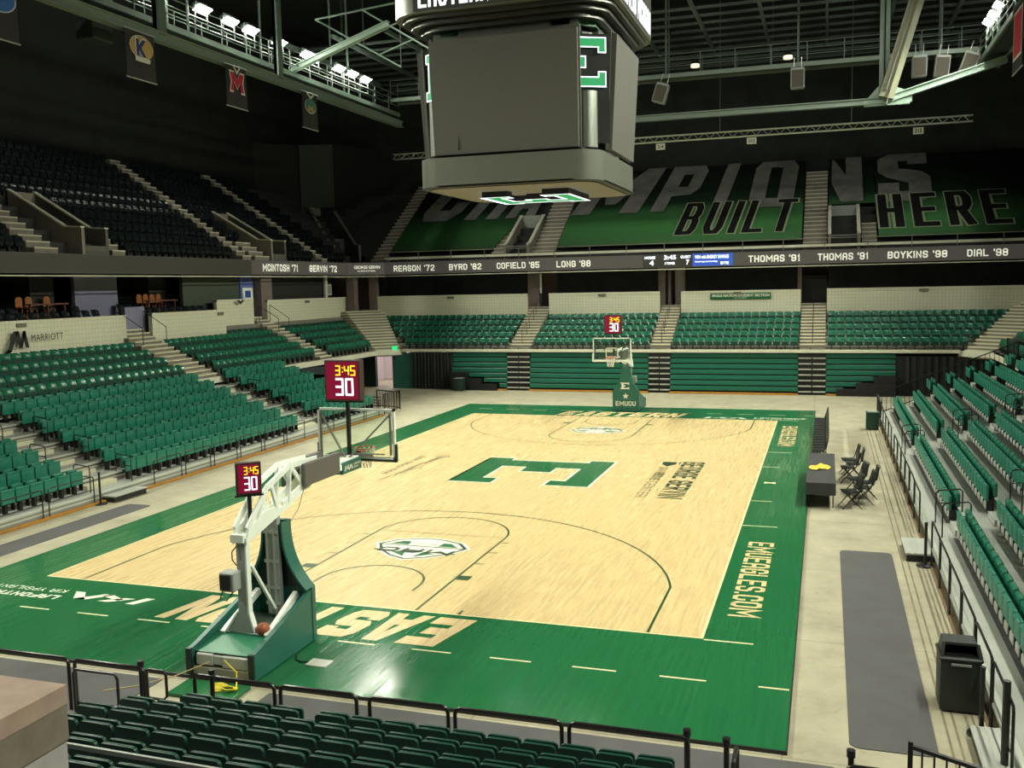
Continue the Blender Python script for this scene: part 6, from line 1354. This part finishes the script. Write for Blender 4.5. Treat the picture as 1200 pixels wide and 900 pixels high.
# aisle hoops up the bleachers
for side,xs,ys in (('across the court',-1,(-5.6,-7.5,7.45)),('behind the long table',1,(4.6,6.1,-5.4,-6.9))):
    for yi,y in enumerate(ys):
        for i in (0,2,4):
            x = xs*(12.45+DEP*i); x2 = x+xs*.62; z = .28+RISE*i
            hoop([(x,y,z),(x,y,z+.78),(x+xs*.05,y,z+.84),(x2-xs*.05,y,z+.90),(x2,y,z+.84),(x2,y,z+.2)], 'black aisle hoop rail at the %s row, %s aisle side, bleachers %s' % (RN(i), ordn(yi+1), side), 'bleacher aisle hoops', .018, mid=[((x,y,z+.5),(x2,y,z+.56))])
# sloping picket rail at the end of the right bleachers, and by the corner doorway
def picket(p0, p1, h_, n, lab):
    p0 = Vector(p0); p1 = Vector(p1); root = empty('picket_rail', p0, label=lab, cat='railing'); d = p1-p0; Z = Vector((0,0,1)); q = MB(); q.bar(Z*h_, d+Z*h_, .05); q.bar(Z*.12, d+Z*.12, .04); q.build('rail', BLKRAIL, root); q = MB()
    for k in range(n+1): q.bar(d*(k/n)+Z*.0, d*(k/n)+Z*h_, .05 if k in (0,n) else .022)
    q.build('picket', BLKRAIL, root)
picket((12.1,13.6,0),(12.1,16.6,0),1.05,14,'level black picket rail at the end of the long table bleachers')
picket((12.1,16.8,0),(18.2,17.5,2.45),1.05,30,'sloping black picket rail climbing behind the long table bleachers')
picket((18.2,17.6,2.5),(18.2,20.4,2.5),1.0,12,'short level black picket rail at the top of the slope')
picket((-12.2,13.3,0),(-12.2,15.2,0),1.05,9,'black picket rail at the end of the bleachers behind the shot clock')
picket((-12.2,15.2,0),(-13.9,15.9,0),.95,8,'returning black picket rail beside the shot clock bleachers')
for x,l in ((-17.2,'green exit light above the corner doorway'),(17.5,'green exit light above the black drape near the picket rail')):
    r = empty('exit_light', (x,25.35,2.62 if x < 0 else 2.25), label=l, cat='exit light'); q = MB(); q.rbox(-.17,.17,-.06,.06,-.14,.14,.02,1); q.build('lens', pm('exit_glow',(0,.3,.1),.5,emit=(.02,.75,.22),es=1.1), r); q = MB(); q.box(-.03,.03,-.03,.03,.13,.3); q.build('stem', GREYP, r)
# front rail of the far fixed seats
q = MB(); q.tube([(-16.7,25.5,2.68),(16.9,25.5,2.68)],.03,6)
for k in range(22): q.tube([(-16.7+1.6*k,25.5,2.45),(-16.7+1.6*k,25.5,2.68)],.025,5)
tag(q.build('ledge_rail', BLKRAIL), 'low dark pipe rail along the front of the far fixed seats', 'railing')

# ------------------------------------------------------------------ concrete parapet at the lower left
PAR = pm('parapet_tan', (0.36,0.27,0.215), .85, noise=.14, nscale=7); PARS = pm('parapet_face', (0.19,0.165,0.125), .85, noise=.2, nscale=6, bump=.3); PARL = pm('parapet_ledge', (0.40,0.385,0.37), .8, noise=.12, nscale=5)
root = empty('parapet', (5.5,-28.0,4.0), label='rough brown concrete parapet corner at the lower left of the picture', cat='parapet')
ZP = 4.6; C0 = unproj_z = None
def U_(x,y,z):
    d = FWD*FPX + RT*(x-600) - UP*(y-450); t = (z-CZ)/d.z; return CAM+d*t
c = U_(78,802,ZP); R = Matrix.Translation(-Vector(root.location))
q = MB(); q.box(c.x-4, c.x, c.y-4, c.y, ZP-.10, ZP); q.xf(R).build('coping', PAR, root)
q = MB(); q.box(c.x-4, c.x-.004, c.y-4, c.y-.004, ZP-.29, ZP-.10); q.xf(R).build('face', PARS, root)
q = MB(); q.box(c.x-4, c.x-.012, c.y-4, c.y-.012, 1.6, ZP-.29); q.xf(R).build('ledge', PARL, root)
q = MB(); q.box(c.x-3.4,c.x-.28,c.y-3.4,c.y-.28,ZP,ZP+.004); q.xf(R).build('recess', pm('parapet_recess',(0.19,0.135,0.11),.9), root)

# ------------------------------------------------------------------ pieces that belong to a part go one level down
SUB = {'control_face':'control_box','pad_edge':'side_pad','tower_guide':'tower','mast_flange':'mast','arm_lettering':'arm_pad','pad_logo':'front_pad','pad_back':'front_pad','target_square':'backboard_glass','net':'rim','corner_letter_edge':'corner_letter','underside_letter_edge':'underside_letter_face','fascia_lettering':'fascia_display','screen_frame':'screen','time_digits':'display_face','shot_digits':'display_face','score_lettering':'score_panel','advert_lettering':'advert_panel','cap':'side_wall','number':'card','lettering':'cloth','letter':'letter_edge','poster_sheet':'poster_frame','sign_face':'sign_frame','word_lettering':'word_outline','opening':'body','handle':'body','grille':'cabinet','lens':'housing'}
for r in [o for o in SC.objects if o.parent is None and o.type in ('EMPTY','MESH') and o.children and not o.name.startswith(('bleacher_chair','arena_chair','balcony_chair','stadium_chair','folding_chair','loge_chair'))]:
    by = {}
    for c in sorted(r.children, key=lambda o: o.name):
        by.setdefault(c.name.split('.')[0], []).append(c)
    for st, lst in by.items():
        if st in SUB and SUB[st] in by:
            tg = by[SUB[st]]
            for i,c in enumerate(lst):
                t_ = tg[min(i, len(tg)-1)]
                if t_ is not c and tuple(c.location) == (0,0,0) and tuple(t_.location) == (0,0,0): c.parent = t_
